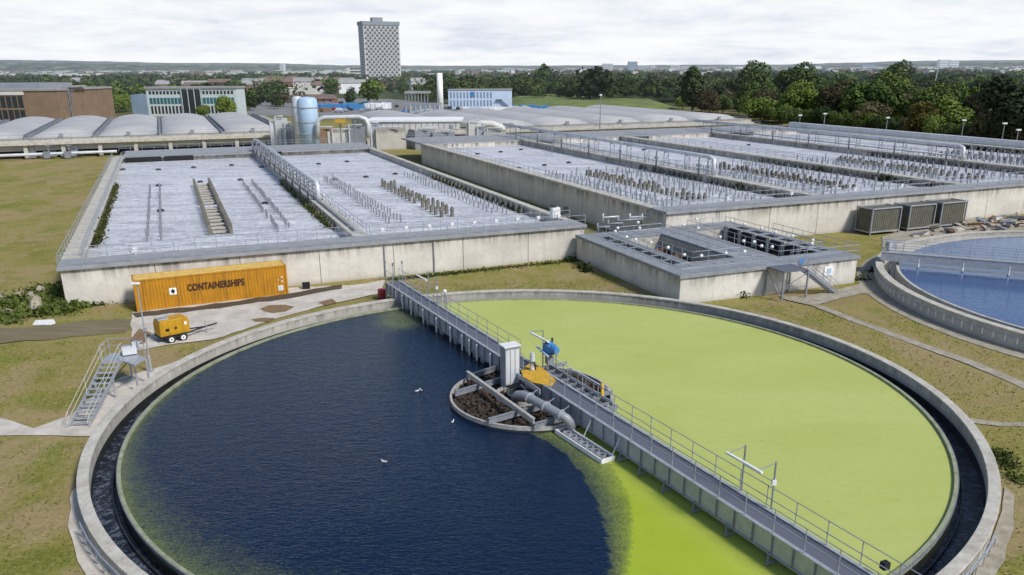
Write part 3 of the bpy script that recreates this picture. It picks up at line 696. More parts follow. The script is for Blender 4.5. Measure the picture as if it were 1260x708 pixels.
# right-hand scum trough frame
for s in (2.15, 3.15):
    g = MB(); g.beam(B(-3.6, s, 1.25), B(4.4, s, 1.25), .08, .30); g.build('frame_rail', M['galv'], CB)
for i in range(9):
    t = -3.3 + i * .92; g = MB(); g.beam(B(t, 2.15, 1.22), B(t, 3.15, 1.22), .08, .16); g.beam(B(t, 3.15, .7), B(t, 3.15, 2.0), .05, .05); g.build('frame_rung', M['galvd'], CB)
g = MB(); g.beam(B(-3.3, 3.15, 2.0), B(4.06, 3.15, 2.0), .045, .045); g.build('frame_handrail', M['white'], CB)
g = MB(); g.beam(B(-3.7, 2.6, 1.0), B(-3.7, 4.8, 1.0), .07, .3); g.build('stay', M['galvd'], CB)
g = MB(); g.beam(B(2.2, 2.6, 1.0), B(2.2, 4.6, 1.0), .07, .3); g.build('stay', M['galvd'], CB)
g = MB(); g.beam(B(4.5, 1.8, 1.05), B(4.5, 3.4, 1.05), .1, .35); g.build('stay', M['galvd'], CB)
p = B(3.1, 3.2, 1.2); g = MB(); g.box(p + Vector((0, 0, .45)), (.16, .16, 1.0), .3); g.build('marker_post', M['yellow'], CB)
def scum():
    g = np.random.default_rng(5); n = 5200; a = g.uniform(0, 2 * PI, n); r = np.sqrt(g.uniform(0, 1, n)) * (SR - .2)
    P = np.stack([SCX.x + r * np.cos(a), SCX.y + r * np.sin(a), .52 + g.uniform(0, .16, n)], -1)
    k = np.hypot(P[:, 0] - IC.x, P[:, 1] - IC.y) > .9; P = P[k]
    return cards('sludge', P, np.tile([0, 0, 1.0], (len(P), 1)), g.uniform(.10, .30, len(P)), M['scum'], None, 3, .55)
tag(scum(), 'lumpy brown sludge crust floating inside the white-rimmed box', 'sludge', kind='stuff')
m = MB(); m.cyl(SCX, SR - .16, .35, .53, 90); m.build('sludge_bed', M['scum'], CB)
# cabinet
c = at(633, 474, .95); CX0 = B((c - TC).dot(BD) - .35, -.42, 0)
KB = wthing('control_cabinet', CX0, 'tall white-topped grey cabinet standing beside the middle of the bridge', 'cabinet')
zt = 3.6
g = MB(); g.box(CX0 + Vector((0, 0, (1.0 + zt) / 2)), (1.05, .72, zt - 1.0), -AU * 0 + math.atan2(BN.y, BN.x) + PI / 2 * 0); g.build('body', M['grey'], KB, bevel=.02)
g = MB(); g.box(CX0 + Vector((0, 0, zt + .04)), (1.2, .86, .09), math.atan2(BN.y, BN.x)); g.build('roof', M['white'], KB)
g = MB()
for s in (-.34, .0, .34): g.box(CX0 + BN * s + BD * .37 + Vector((0, 0, 2.25)), (.28, .03, 2.3), math.atan2(BN.y, BN.x))
g.build('door_panel', M['pipew'], KB)
g = MB()
for s in (-.5, .5): q = CX0 + BN * s; g.box(q + Vector((0, 0, .75)), (.12, .5, .6), math.atan2(BN.y, BN.x))
g.build('foot_frame', M['galv'], KB)
# yellow platform
PF = wthing('service_platform', B(-1.5, .4, DK), 'steel service platform with worn amber floor beside the cabinet', 'platform')
g = MB()
pl = [at(*p, DK + .07) for p in ((641, 456), (652, 447), (667, 452), (684, 468), (678, 475), (655, 470), (644, 464))]
g.add([p - Vector((0, 0, .06)) for p in pl] + pl, [tuple(range(7))[::-1], tuple(range(7, 14))] + [(i, (i + 1) % 7, 7 + (i + 1) % 7, 7 + i) for i in range(7)]); g.build('floor', M['amber'], PF)
g = MB(); g.beam(B(-3.4, .0, DK - .15), B(1.4, -.25, DK - .15), .08, .3); g.beam(B(-1.0, -.3, DK - .5), B(1.2, -.3, .9), .07, .07); g.build('edge_beam', M['galv'], PF)
a = at(655, 455, DK + .1); g = MB(); g.cyl(a, .17, DK + .1, DK + 1.15, 14); g.cyl(a, .11, DK + 1.15, DK + 1.3, 12); g.build('cylinder', M['pipew'], PF, smooth=False)
g = MB(); q = at(645, 449, DK + .6); g.tube([q, at(650, 447, DK + .75), at(658, 446, DK + .7), at(659, 455, DK + .1)], .05, 8); g.build('hose', M['dark'], PF)
# blue drive unit on its stand
MC = at(676, 452, DK)
DU = wthing('drive_motor', MC, 'blue drive motor raised on a steel stand above the bridge', 'motor')
g = MB()
for dx, dy in ((-.35, -.3), (.35, -.3), (.35, .3), (-.35, .3)):
    p = MC + BD * dx + BN * dy; g.tube([p, p + Vector((0, 0, 1.0))], .04, 6)
g.box(MC + Vector((0, 0, 1.02)), (1.0, .8, .06), math.atan2(BD.y, BD.x)); g.box(MC + Vector((0, 0, .5)), (.5, .4, .5), math.atan2(BD.y, BD.x)); g.build('stand', M['galvd'], DU)
g = MB(); top = MC + Vector((0, 0, 1.35)); g.box(top, (.75, .62, .55), math.atan2(BD.y, BD.x)); g.box(top + Vector((0, 0, .33)), (.4, .35, .16), math.atan2(BD.y, BD.x)); g.build('gearbox', M['blue'], DU, bevel=.04)
g = MB(); g.tube([top + BD * .3 + Vector((0, 0, .1)), top + BD * .62 + Vector((0, 0, .1)), top + BD * .95 + Vector((0, 0, .1))], [.26, .26, .2], 16); g.build('motor_barrel', M['blue'], DU)
g = MB()
for s in (-.25, .25): q = top + BN * s + BD * -.1; g.tube([q + Vector((0, 0, .25)), q + Vector((0, 0, .62))], .07, 8)
g.build('breather', M['dark'], DU)
g = MB(); g.beam(top - BD * .9 - BN * .45 - Vector((0, 0, .1)), top + BD * .6 - BN * .45 - Vector((0, 0, .35)), .12, .09); g.build('pale_bar', M['paleb'], DU)
# big discharge pipe and diffuser tray
DP = wthing('discharge_pipe', at(640, 487, .6), 'fat grey pipe arching from the centre well down to the tray', 'pipe')
g = MB(); P = [at(634, 491, .55), at(634, 489, 1.2), at(637, 486, 1.52), at(644, 486, 1.62), at(652, 490, 1.64), at(672, 501, 1.64), at(690, 511, 1.62), at(697, 515, 1.5), at(701, 520, 1.2), at(703, 526, .8), at(703, 530, .45)]
g.tube(P, [.27] * 9 + [.26, .26], 18); g.build('pipe', M['grey'], DP, smooth=True)
for i in (4, 5, 6):
    d = (P[i + 1] - P[i]).normalized(); g = MB(); g.tube([P[i] - d * .06, P[i] + d * .06], .35, 18); g.build('flange', M['galv'], DP)
    g = MB(); g.tube([P[i] + Vector((0, 0, .2)), P[i] + BN * .55 + Vector((0, 0, .45))], .035, 6); g.build('strap', M['galvd'], DP)
ta, tb = at(691, 529, .62), at(748, 566, .62); td = (tb - ta).normalized(); tn = Vector((-td.y, td.x, 0)); L = (tb - ta).length
TY = wthing('diffuser_tray', ta, 'long white tray with a row of round holes hung below the bridge', 'tray')
g = MB()
for s in (-.42, .42): g.beam(ta + tn * s, tb + tn * s, .08, .26)
g.beam(ta - tn * .45, ta + tn * .45, .08, .26); g.beam(tb - tn * .45, tb + tn * .45, .08, .26); g.build('tray_frame', M['white'], TY)
g = MB(); g.beam(ta - Vector((0, 0, .05)), tb - Vector((0, 0, .05)), .76, .04); g.build('tray_floor', M['dark'], TY)
for i in range(7):
    c = ta.lerp(tb, (i + 1.1) / 8.2); g = MB(); g.ring(c, [(.27, .58), (.27, .70), (.17, .70), (.17, .58)], 18); g.build('outlet_ring', M['galv'], TY)
g = MB()
for f in (.35, .95): q = ta.lerp(tb, f) + tn * .42; g.tube([q, q + BN * .5 + Vector((0, 0, 1.0))], .03, 6)
g.build('hanger', M['white'], TY)
# ------------------------------------------------------------------ left aeration basin
HL, WLL, HR, WLR = 3.8, 2.75, 4.5, 3.4
AL = wthing('aeration_basin', W(-10.4, 81.6, 0), 'lower long concrete basin of frothy water behind the orange container', 'water basin', 'aeration basins')
WF = 81.6
def walls(parent, boxes, mat):
    for nm, b in boxes:
        m = MB(); m.uw(*b); m.build(nm, M[mat], parent)
def caps(parent, boxes, mat='deckc'):
    for nm, b in boxes:
        m = MB(); m.uw(*b); m.build(nm, M[mat], parent, bevel=.02)
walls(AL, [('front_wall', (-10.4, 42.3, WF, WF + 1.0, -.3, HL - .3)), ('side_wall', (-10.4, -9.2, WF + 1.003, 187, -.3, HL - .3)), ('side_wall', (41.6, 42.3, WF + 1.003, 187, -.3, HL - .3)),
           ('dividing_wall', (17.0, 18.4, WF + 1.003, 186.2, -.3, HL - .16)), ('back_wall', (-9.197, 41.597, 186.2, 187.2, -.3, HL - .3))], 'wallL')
caps(AL, [('walkway', (-10.65, 42.5, WF - .3, WF + 3.6, HL - .297, HL)), ('walkway', (-8.697, 43.0, 185.4, 201, HL - .297, HL))])
caps(AL, [('coping', (-10.65, -8.7, WF + 3.603, 189, HL - .297, HL)), ('coping', (41.5, 42.45, WF + 3.603, 185.397, HL - .297, HL - .02)), ('coping', (16.9, 18.5, WF + 3.603, 185.397, HL - .157, HL - .02))], 'coping')
m = MB(); m.uw(17.5, 17.7, WF + 6, 180, HL - .02, HL + .25); m.build('kerb', M['galvd'], AL)
for k, (u0, u1) in enumerate(((-9.19, 16.99), (18.41, 41.59))):
    m = MB(); m.add([W(u0, WF + 1.01, WLL), W(u1, WF + 1.01, WLL), W(u1, 186.19, WLL), W(u0, 186.19, WLL)], [(0, 1, 2, 3)]); tag(m.build('basin_water', M['froth']), kind='structure')
# dark outlet slots in the back wall
for u0, u1 in ((-8.3, -1.6), (-1.0, 4.6), (18.6, 22.5)):
    m = MB(); m.uw(u0, u1, 185.2, 185.38, WLL + .02, HL - .04); m.build('outlet_slot', M['black'], AL)
for u in np.arange(-2.6, 41, 7.6):
    m = MB(); m.uw(u - .025, u + .025, WF - .012, WF - .002, 0, HL - .31); m.build('wall_joint', M['darkbrown'], AL)
for u in (24.5, 19.2):
    m = MB(); p0, p1 = W(u, WF - .12, 0), W(u, WF - .12, HL - .3); m.tube([p0, p1], .06, 6); m.build('downpipe', M['galvd'], AL)
# ------------------------------------------------------------------ right aeration basin (higher)
AR = wthing('aeration_basin', W(53.1, WF, 0), 'higher long concrete basin with four lanes of froth, on the right', 'water basin', 'aeration basins')
DIV = [(53.1, 54.3), (77.6, 79.2), (104.0, 105.6), (131.2, 132.8), (160.4, 162.0)]
UE = 162.0
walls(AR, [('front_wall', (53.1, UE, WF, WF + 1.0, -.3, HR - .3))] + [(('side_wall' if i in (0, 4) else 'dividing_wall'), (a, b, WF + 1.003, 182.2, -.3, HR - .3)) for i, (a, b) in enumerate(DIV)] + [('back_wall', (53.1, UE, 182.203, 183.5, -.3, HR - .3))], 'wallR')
caps(AR, [('walkway', (52.9, UE, WF - .3, WF + 3.4, HR - .297, HR)), ('walkway', (52.9, UE, 182.203, 200, HR - .297, HR))])
caps(AR, [('coping', (a - .15, b + .15, WF + 3.403, 182.2, HR - .297, HR)) for a, b in DIV], 'coping')
for k in range(4):
    u0, u1 = DIV[k][1] + .01, DIV[k + 1][0] - .01
    m = MB(); m.add([W(u0, WF + 1.01, WLR), W(u1, WF + 1.01, WLR), W(u1, 182.19, WLR), W(u0, 182.19, WLR)], [(0, 1, 2, 3)]); tag(m.build('basin_water', M['froth']), kind='structure')
for u in np.arange(60.6, 160, 7.6):
    m = MB(); m.uw(u - .025, u + .025, WF - .012, WF - .002, 0, HR - .31); m.build('wall_joint', M['darkbrown'], AR)
for w in np.arange(88, 180, 7.6):
    m = MB(); m.uw(53.088, 53.098, w - .025, w + .025, 0, HR - .31); m.build('wall_joint', M['darkbrown'], AR)
for u0, u1 in ((80, 86), (107, 112), (135, 144)):
    m = MB(); m.uw(u0, u1, 182.0, 182.19, WLR + .02, HR - .32); m.build('outlet_slot', M['black'], AR)

# ------------------------------------------------------------------ posts standing in the froth
def rod(r, h, n=6): return MB().tube([(0, 0, -.6), (0, 0, h)], r, n)
thin = rod(.10, .85).mesh('drop_pipe', M['galvd'])
mk = MB(); mk.box((0, 0, .1), (.34, .48, 1.6)); mk.box((0, 0, .95), (.24, .36, .2)); thick = mk.mesh('baffle_post', M['postc'])
mk = MB(); mk.box((0, 0, .0), (.40, .60, 1.1)); mk.box((0, 0, .62), (.12, .12, .45)); stub = mk.mesh('wall_bracket', M['postc'])
NTH = [0, 0, 0]
def put(name, me, p, rz, label, cat, group=None, s=1.0):
    o = link(name, me, None, p, rz); o.scale = (1, 1, s); tag(o, label, cat, group); return o
def row(kind, u, w0, w1, step, z, label, cat, group, lim, g=random.Random(3), k=1.0):
    n = int((w1 - w0) / step) + 1
    for i in range(n):
        w = w0 + i * step + g.uniform(-.12, .12)
        if g.random() < .06: continue
        p = W(u + g.uniform(-.06, .06), w, z)
        NTH[kind] += 1
        me = (thin, thick, stub)[kind]; nm = ('drop_pipe', 'baffle_post', 'wall_bracket')[kind]
        if NTH[kind] <= lim: put(nm, me, p, -AZ, label, cat, group, k * g.uniform(.8, 1.25))
        else: REST[kind].append((p, k * g.uniform(.8, 1.25)))
REST = [[], [], []]
GT, GB, GW = 'thin pipes standing in the froth', 'square baffle posts in the middle of the lanes', 'brackets along the lane walls'
lanesL = [(4.2, -8.95, 16.85, 'the lane beside the grass field'), (31.3, 18.6, 41.4, 'the lane right of the piped dividing wall')]
for c, ul, ur, nm in lanesL:
    for du in (-7.6, -6.2, 6.3, 7.8): row(0, c + du, 97, 141, 1.62, WLL, 'thin grey pipe in a double row in ' + nm, 'pipe', GT, 300)
lanesR = [(65.6, 54.5, 77.4, 'first'), (91.6, 79.4, 103.8, 'second'), (118.4, 105.8, 131.0, 'third'), (146.6, 133.0, 160.2, 'fourth')]
LBL = ['the lane behind the high streaked wall', 'the second lane of the higher basin', 'the third lane of the higher basin', 'the farthest lane before the trees']
for (c, ul, ur, k), nm in zip(lanesR, LBL):
    for du in (-7.6, -6.2, 6.3, 7.8): row(0, c + du, 90, 127, 1.35, WLR, 'thin grey pipe in a double row in ' + nm, 'pipe', GT, 300)
for (c, ul, ur, k), nm in zip(lanesR, LBL):
    for du, st_, kk in ((-4.4, 1.6, 1.0), (4.2, 1.6, 1.0), (-3.0, 4.1, 1.9), (2.8, 3.7, 1.9), (-9.6, 3.3, 1.7)): row(0, c + du, 91, 126, st_, WLR, 'thin grey pipe in a double row in ' + nm, 'pipe', GT, 300, k=kk)
row(2, -8.8, 97, 142, 2.0, WLL, 'stained bracket on the mossy wall beside the grass field', 'bracket', GW, 300)
row(2, 16.65, 96, 142, 1.8, WLL, 'stained bracket on the left face of the piped dividing wall', 'bracket', GW, 300)
row(2, 18.75, 97, 141, 1.9, WLL, 'stained bracket on the right face of the piped dividing wall', 'bracket', GW, 300)
row(2, 41.2, 97, 137, 1.9, WLL, 'stained bracket below the high streaked wall', 'bracket', GW, 300)
for du in (-.75, .75): row(1, 31.5 + du, 98.5, 131, 2.05, WLL, 'square concrete post amid the lane right of the piped wall', 'post', GB, 300)
for (c, ul, ur, k), nm in zip(lanesR, LBL):
    for du in (-.9, .9): row(1, c + du, 93, 125, 1.3, WLR - .25, 'square concrete post amid ' + nm, 'post', GB, 300)
    row(2, ur - .2, 86, 128, 1.5, WLR + .1, 'stained bracket on the wall beside ' + nm, 'bracket', GW, 300)
    if k != 'first': row(2, ul + .2, 90, 126, 1.8, WLR + .1, 'stained bracket on the wall beside ' + nm, 'bracket', GW, 300)
for kind, (nm, me, mat) in enumerate((('drop_pipes', thin, 'galvd'), ('baffle_posts', thick, 'postc'), ('wall_brackets', stub, 'postc'))):
    if not REST[kind]: continue
    co = [v.co.copy() for v in me.vertices]; fs = [tuple(p.vertices) for p in me.polygons]; m = MB(); r3 = Matrix.Rotation(-AZ, 3, 'Z')
    for p, s in REST[kind]: m.add([p + r3 @ Vector((c.x, c.y, c.z * s)) for c in co], fs)
    tag(m.build(nm, M[mat]), 'crowd of small posts standing in the farther froth lanes', 'posts', kind='stuff')
# framed trough in the middle of the first lane
for w0, w1 in ((98, 119), (121, 143.5)):
    o = wthing('baffle_trough', W(4.2, w0, WLL), 'ladder-like concrete trough of small cells in the first lane, ' + ('nearer half' if w0 < 100 else 'farther half'), 'trough', 'ladder troughs in the first lane')
    for u in (3.35, 5.25):
        m = MB(); m.uw(u - .1, u + .1, w0, w1, WLL - .5, WLL + .3); m.build('side_panel', M['postc'], o)
        me = MB().box((0, 0, .2), (.34, .42, 1.9)).mesh('post', M['postc']); w = w0
        while w <= w1:
            p = link('post', me, o); p.location = W(u + (-.2 if u < 4 else .2), w, WLL) - o.location; p.rotation_euler = (0, 0, -AZ); w += 1.55
    m = MB(); m.uw(3.46, 5.14, w0 + .1, w1 - .1, WLL - .4, WLL + .03); m.build('cell_floor', M['pitw'], o)
    w = w0 + .6
    while w < w1:
        m = MB(); m.uw(3.47, 5.13, w, w + 1.1, WLL - .3, WLL + .16); m.build('cell_wall', M['coping'], o); w += 2.6
# small dark floats
fl = MB(); fl.lathe((0, 0, 0), [(0, -.1), (.5, -.05), (.45, .22), (.2, .3), (0, .32)], 10); flm = fl.mesh('float', M['dark'])
for i, (u, w, z) in enumerate([(-8.4, 172, 0), (-2.2, 169, 0), (4.0, 170, 0), (11, 171, 0), (16, 165, 0), (-2.2, 145, 0), (4.2, 147, 0), (10.6, 147, 0), (22, 163, 0), (27, 166, 0), (33, 168, 0), (25.5, 141, 0), (31, 142, 0), (36.7, 144, 0),
                                (60, 165, 1), (66, 167, 1), (72, 170, 1), (58, 138, 1), (64, 140, 1), (70, 142, 1), (87, 160, 1), (96, 158, 1), (112, 156, 1), (124, 158, 1), (-2.0, 118, 0), (11.5, 119, 0)]):
    z = WLR if z else WLL
    put('float', flm, W(u, w, z), 0, 'small dark dome float on the froth beyond the pipe rows' if z == WLL else 'small dark dome float on the froth of the higher basin', 'float', 'floats on the aerated water')
# ------------------------------------------------------------------ elevated pipes on the dividing walls
def wall_pipe(u, w0, w1, z, hz, label, n):
    o = wthing('air_pipe', W(u, w1, z), label, 'pipe', 'air pipes along the dividing walls')
    m = MB(); m.tube([W(u, w1, hz), W(u, w0 + 1, hz), W(u, w0, hz - .3), W(u, w0 - .2, z)], .33, 12); m.build('main_pipe', M['pipew'], o, smooth=True)
    k = 0; w = w0 + 1
    while w < w1:
        m = MB()
        for s in (-.45, .45): m.tube([W(u + s, w, z), W(u + s, w, hz + .1)], .06, 5)
        m.beam(W(u - .45, w, hz - .38), W(u + .45, w, hz - .38), .1, .1)
        m.beam(W(u - .45, w, z + .2), W(u + .45, w, hz - .5), .06, .06)
        m.build('pipe_support', M['galvd'], o)
        if k % 2 == 0:
            m = MB(); m.tube([W(u, w + 1.5, hz), W(u - .7, w + 1.5, hz + .15), W(u - 1.0, w + 1.5, hz - .5), W(u - 1.0, w + 1.5, z - .2)], .14, 8); m.build('drop_leg', M['galvd'], o, smooth=True)
            m = MB(); c = W(u - 1.0, w + 1.5, (z + hz) / 2); m.tube([c - Vector((0, 0, .2)), c + Vector((0, 0, .2))], .3, 10); m.build('valve', M['grey'], o)
        w += (w1 - w0) / n; k += 1
    m = MB(); m.tube([W(u + .9, w1, z + .5), W(u + .9, w0, z + .5)], .16, 8); m.build('lower_pipe', M['pipew'], o, smooth=True)
wall_pipe(17.8, 112, 192, HL, 6.1, 'white pipe on trestles along the wall between the two lower lanes', 22)
wall_pipe(78.4, 108, 196, HR, 7.2, 'long white pipe on slim frames over the first wall of the higher basin', 14)
wall_pipe(132.0, 108, 192, HR, 6.9, 'farther white pipe on frames over the third wall of the higher basin', 14)
m = MB(); m.uw(162.2, 163.6, 84, 190, HR - .6, HR + 1.3); tag(m.build('duct', M['pipew']), 'pale boxed duct along the far edge before the trees', 'duct')
m = MB(); o = wthing('side_duct', W(163.8, 86, 0), 'low grey duct with many dark gaps beyond the farthest lane', 'duct')
m.uw(163.8, 166.5, 60, 128, HR - .2, HR + .5); m.build('top_slab', M['coping'], o)
m = MB()
for i in range(24): m.uw(160.2, 160.38, 84 + i * 2.4, 85.5 + i * 2.4, WLR + .03, HR - .32)
m.build('gap', M['black'], AR)
m = MB(); m.uw(163.8, 166.4, 60, 128, 0, HR - .2); m.build('base', M['back'], o)
# ------------------------------------------------------------------ railings
def rl(us, label, z, **k): return railing([W(u, w, z) for u, w in us], label, 'handrails around the basins', **k)
rl([(-10.5, WF - .2), (42.3, WF - .2)], 'grey handrail along the front edge of the lower basin', HL, gap=2.0, r=.03)
rl([(-8.6, WF + 3.5), (17, WF + 3.5)], 'inner handrail of the front walkway, beside the first lane', HL, gap=2.0, r=.03)
rl([(18.6, WF + 3.5), (42.2, WF + 3.5)], 'inner handrail of the front walkway, beside the second lane', HL, gap=2.0, r=.03)
rl([(-10.5, WF + .6), (-10.5, 185)], 'outer handrail along the grass side of the lower basin', HL, gap=2.2, r=.03)
rl([(-8.8, WF + 4.2), (-8.8, 185)], 'inner handrail along the mossy grass-side wall', HL, gap=2.2, r=.03)
rl([(18.4, WF + 4), (18.4, 180)], 'handrail on top of the piped dividing wall', HL, gap=2.2, r=.03)
rl([(-8.6, 185.7), (17, 185.7), (18.8, 185.7), (41, 185.7)], 'handrail along the back edge of the lower basin', HL, gap=2.4, r=.035)
rl([(-10, 200.6), (42, 200.6)], 'rear handrail behind the lower basin', HL, gap=2.4, r=.035)
rl([(53.0, WF - .2), (UE, WF - .2)], 'grey handrail along the front edge of the higher basin', HR, gap=2.1, r=.03)
rl([(54.4, WF + 3.3), (UE - 1, WF + 3.3)], 'inner handrail of the higher front walkway', HR, gap=2.1, r=.03)
rl([(53.0, WF + .6), (53.0, 183)], 'handrail on top of the high streaked wall', HR, gap=2.1, r=.03)
for i, nm in ((1, 'first'), (2, 'second'), (3, 'third')):
    for s in (0, 1): rl([(DIV[i][s] + (-.1 if s == 0 else .1), WF + 4), (DIV[i][s] + (-.1 if s == 0 else .1), 181)], ('left' if s == 0 else 'right') + ' handrail on the ' + nm + ' dividing wall of the higher basin', HR, gap=2.6, r=.03)
rl([(54, 182.6), (160, 182.6)], 'handrail along the back edge of the higher basin', HR, gap=3, r=.035)
rl([(54, 199.6), (160, 199.6)], 'rear handrail behind the higher basin', HR, gap=3, r=.035)
# little white lamps and boxes on the walkways
bx = MB(); bx.box((0, 0, .18), (.38, .3, .36)); bx.tube([(0, 0, -.3), (0, 0, .05)], .04, 5); bxm = bx.mesh('junction_box', M['white'])
lampm = MB().lathe((0, 0, 0), [(0, -.14), (.15, -.1), (.19, .04), (.12, .16), (0, .2)], 10).mesh('bulkhead_lamp', M['white'])
for i in range(9): put('junction_box', bxm, W(20 + i * 2.6, WF + 3.55, HL + .3), -AZ, 'small white box fixed to the rail beside the second lane', 'box', 'white boxes on the front walkway')
put('junction_box', bxm, W(-4.2, WF + 3.2, HL + .3), -AZ, 'lone white box near the left end of the front walkway', 'box')
for u, w in ((64, WF + 3.2), (74, WF + 3.2), (84.5, WF + 3.1), (93, WF + 3.2)): put('junction_box', bxm, W(u, w, HR + .3), -AZ, 'small pale box on the front walkway of the higher basin', 'box', 'pale boxes on the higher walkway')
m = MB(); m.box(W(98.5, WF + 2.9, HR + .35), (.55, .4, .6), -AZ); tag(m.build('black_box', M['black']), 'small black box on the higher front walkway', 'box')
# pump set on the corner of the high streaked wall
PU = wthing('sampling_unit', W(42.4, 87, HL), 'white sampling unit with dark hoods at the corner of the lower basin', 'sampling unit')
m = MB(); p = W(41.2, 87.0, HL); m.box(p + Vector((0, 0, .6)), (1.0, .8, 1.2), -AZ); m.build('housing', M['white'], PU, bevel=.03)
m = MB(); m.box(p + Vector((-.2, 0, 1.35)), (.5, .6, .4), .3); m.box(p + Vector((1.3, .3, .9)), (.6, .6, .7), -.1); m.build('hood', M['dark'], PU)
# weeds hanging on the walls
def weeds(P, n, size, mat, label, seed, spread=(.5, .5, .4)):
    g = np.random.default_rng(seed); idx = g.integers(0, len(P), n); c = np.array([tuple(P[i]) for i in idx]) + g.normal(0, 1, (n, 3)) * np.array(spread)
    c[:, 2] = np.maximum(c[:, 2], .02)
    N = g.normal(0, 1, (n, 3)); N[:, 2] = np.abs(N[:, 2])
    o = cards('weeds', c, N, g.uniform(.5, 1.2, n) * size, M[mat], None, seed, .3, 1.0); return tag(o, label, 'weeds', kind='stuff')
weeds([W(-8.6, w, WLL + .15) for w in list(np.arange(96, 112, .7)) + list(np.arange(113, 146, 1.3))], 2600, .28, 'moss', 'green weeds growing on the brackets beside the grass-side wall', 1, (.22, .6, .3))
weeds([W(16.6, w, WLL + .1) for w in list(np.arange(97, 117, .6)) + list(np.arange(118, 142, 1.6))], 2400, .28, 'moss', 'green weeds growing on the left face of the piped wall', 2, (.22, .6, .25))
weeds([W(41.2, w, WLL) for w in np.arange(98, 136, 1.2)], 1500, .26, 'moss', 'mossy growth along the foot of the high streaked wall', 3, (.2, .6, .2))
weeds([W(u, w, WLR + .2) for u, w in ((103.6, 98), (103.6, 99), (103.6, 112), (77.4, 100), (104, 97))], 700, .3, 'weed', 'bushy weeds on the walls of the higher basin', 4, (.4, .7, .4))
weeds([at(x, y, 0) + Vector((0, 0, .25)) for x, y in ((10, 375), (25, 380), (50, 385), (62, 372), (70, 385), (75, 362), (80, 375), (5, 395), (82, 380), (55, 360), (40, 372))], 4200, .34, 'weed', 'rough weeds around the broken concrete left of the basin', 5, (.9, .7, .25))
weeds([at(x, y, 0) for x, y in zip(range(90, 166, 6), [379 - i * .9 for i in range(13)])], 1500, .25, 'weed', 'grass tufts along the foot of the basin wall by the container', 6, (.5, .25, .15))
weeds([at(x, y, 0) for x, y in zip(range(480, 720, 12), [345 - i * 1.25 for i in range(20)])], 1500, .2, 'weed', 'grass tufts along the foot of the long pale wall', 7, (.7, .25, .1))
weeds([at(x, y, 0) for x, y in ((912, 365), (909, 362), (716, 330), (722, 334), (1060, 345), (1075, 335), (700, 322), (706, 318))], 900, .26, 'weed', 'small green weeds growing around the low chamber', 8, (.35, .35, .3))
weeds([at(x, y, 0) for x, y in ((1233, 560), (1240, 575), (1236, 568), (1250, 590))], 500, .16, 'weed', 'yellow-green weeds outside the right rim', 9, (.35, .35, .15))
def tufts():
    g = np.random.default_rng(12); n = 60000
    a = g.uniform(0, 2 * PI, n); P = np.stack([g.uniform(-44, 48, n), g.uniform(20, 80, n), np.full(n, .06)], -1)
    d = np.hypot(P[:, 0] - TC.x, P[:, 1] - TC.y); u = P[:, 0] * CA - P[:, 1] * SA; w = P[:, 0] * SA + P[:, 1] * CA
    k = (d > TR + .8) & (np.hypot(P[:, 0] - RC.x, P[:, 1] - RC.y) > RR + 1.5) & (w < WF - .5) & ~((u > 40) & (w > 58) & (u < 62))
    bad = in_poly(P[:, 0], P[:, 1], [at(*q) for q in ((150, 386), (150, 433), (262, 428), (470, 375), (480, 345), (356, 352))])
    bad |= in_poly(P[:, 0], P[:, 1], [at(*q) for q in ((-60, 505), (42, 520), (88, 505), (150, 455), (240, 440), (168, 495), (112, 545), (-60, 545))])
    bad |= in_poly(P[:, 0], P[:, 1], [at(*q) for q in ((-60, 432), (-60, 398), (165, 388), (165, 415))]) | in_poly(P[:, 0], P[:, 1], [at(*q) for q in ((104, 580), (80, 605), (76, 650), (110, 720), (175, 745), (100, 625))])
    bad |= in_poly(P[:, 0], P[:, 1], [at(*q) for q in ((955, 360), (1075, 350), (1120, 372), (1064, 405), (1280, 490), (1280, 472), (1110, 410), (1000, 370))])
    P = P[k & ~bad]; N = g.normal(0, 1, (len(P), 3)); N[:, 2] = .35 + np.abs(N[:, 2]) * .5
    o = cards('grass', P, N, g.uniform(.04, .13, len(P)), M['tuft'], None, 4, .3, .8); tag(o, 'short dry grass growing around the round tanks', 'grass', kind='stuff')
t = NT('tufts'); p_ = t.pos(); a_ = t.noise(p_, .28, 4, .6); b_ = t.noise(p_, 3, 2)
t.set('Base Color', t.ramp(t.math('ADD', t.math('MULTIPLY', a_, .6), t.math('MULTIPLY', b_, .4)), [(.4, (.10, .13, .02)), (.5, (.20, .19, .045)), (.6, (.34, .28, .11))])); t.set('Roughness', 1); t.set('Specular IOR Level', .05); M['tuft'] = t.m
tufts()

# ------------------------------------------------------------------ low chamber
HC = 2.8
CHB = wthing('inlet_chamber', W(41, 59.4, 0), 'low square concrete chamber with open pits and grey grating walkways', 'chamber')
U0, U1, V0, V1 = 41.2, 61.8, 60.4, 81.2
P1 = (45.0, 50.2, 64.2, 78.0); P2 = (54.4, 59.4, 63.2, 78.8)      # pits
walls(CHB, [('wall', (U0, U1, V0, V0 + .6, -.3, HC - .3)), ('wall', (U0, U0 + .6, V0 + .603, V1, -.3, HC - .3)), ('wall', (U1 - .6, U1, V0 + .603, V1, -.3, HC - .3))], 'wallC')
dk = [(U0 - .2, P1[0], V0 - .2, V1), (P1[0] + .003, P2[1], V0 - .2, P2[2]), (P1[0] + .003, P1[1], P2[2] + .003, P1[2]), (P1[1] + .003, P2[0], P2[2] + .003, V1), (P1[0] + .003, P1[1], P1[3], V1), (P2[0] + .003, P2[1], P2[3], V1), (P2[1] + .003, U1 + .2, V0 - .2, V1)]
caps(CHB, [('deck', (a, b, c, d, HC - .3, HC)) for a, b, c, d in dk], 'chdeck')
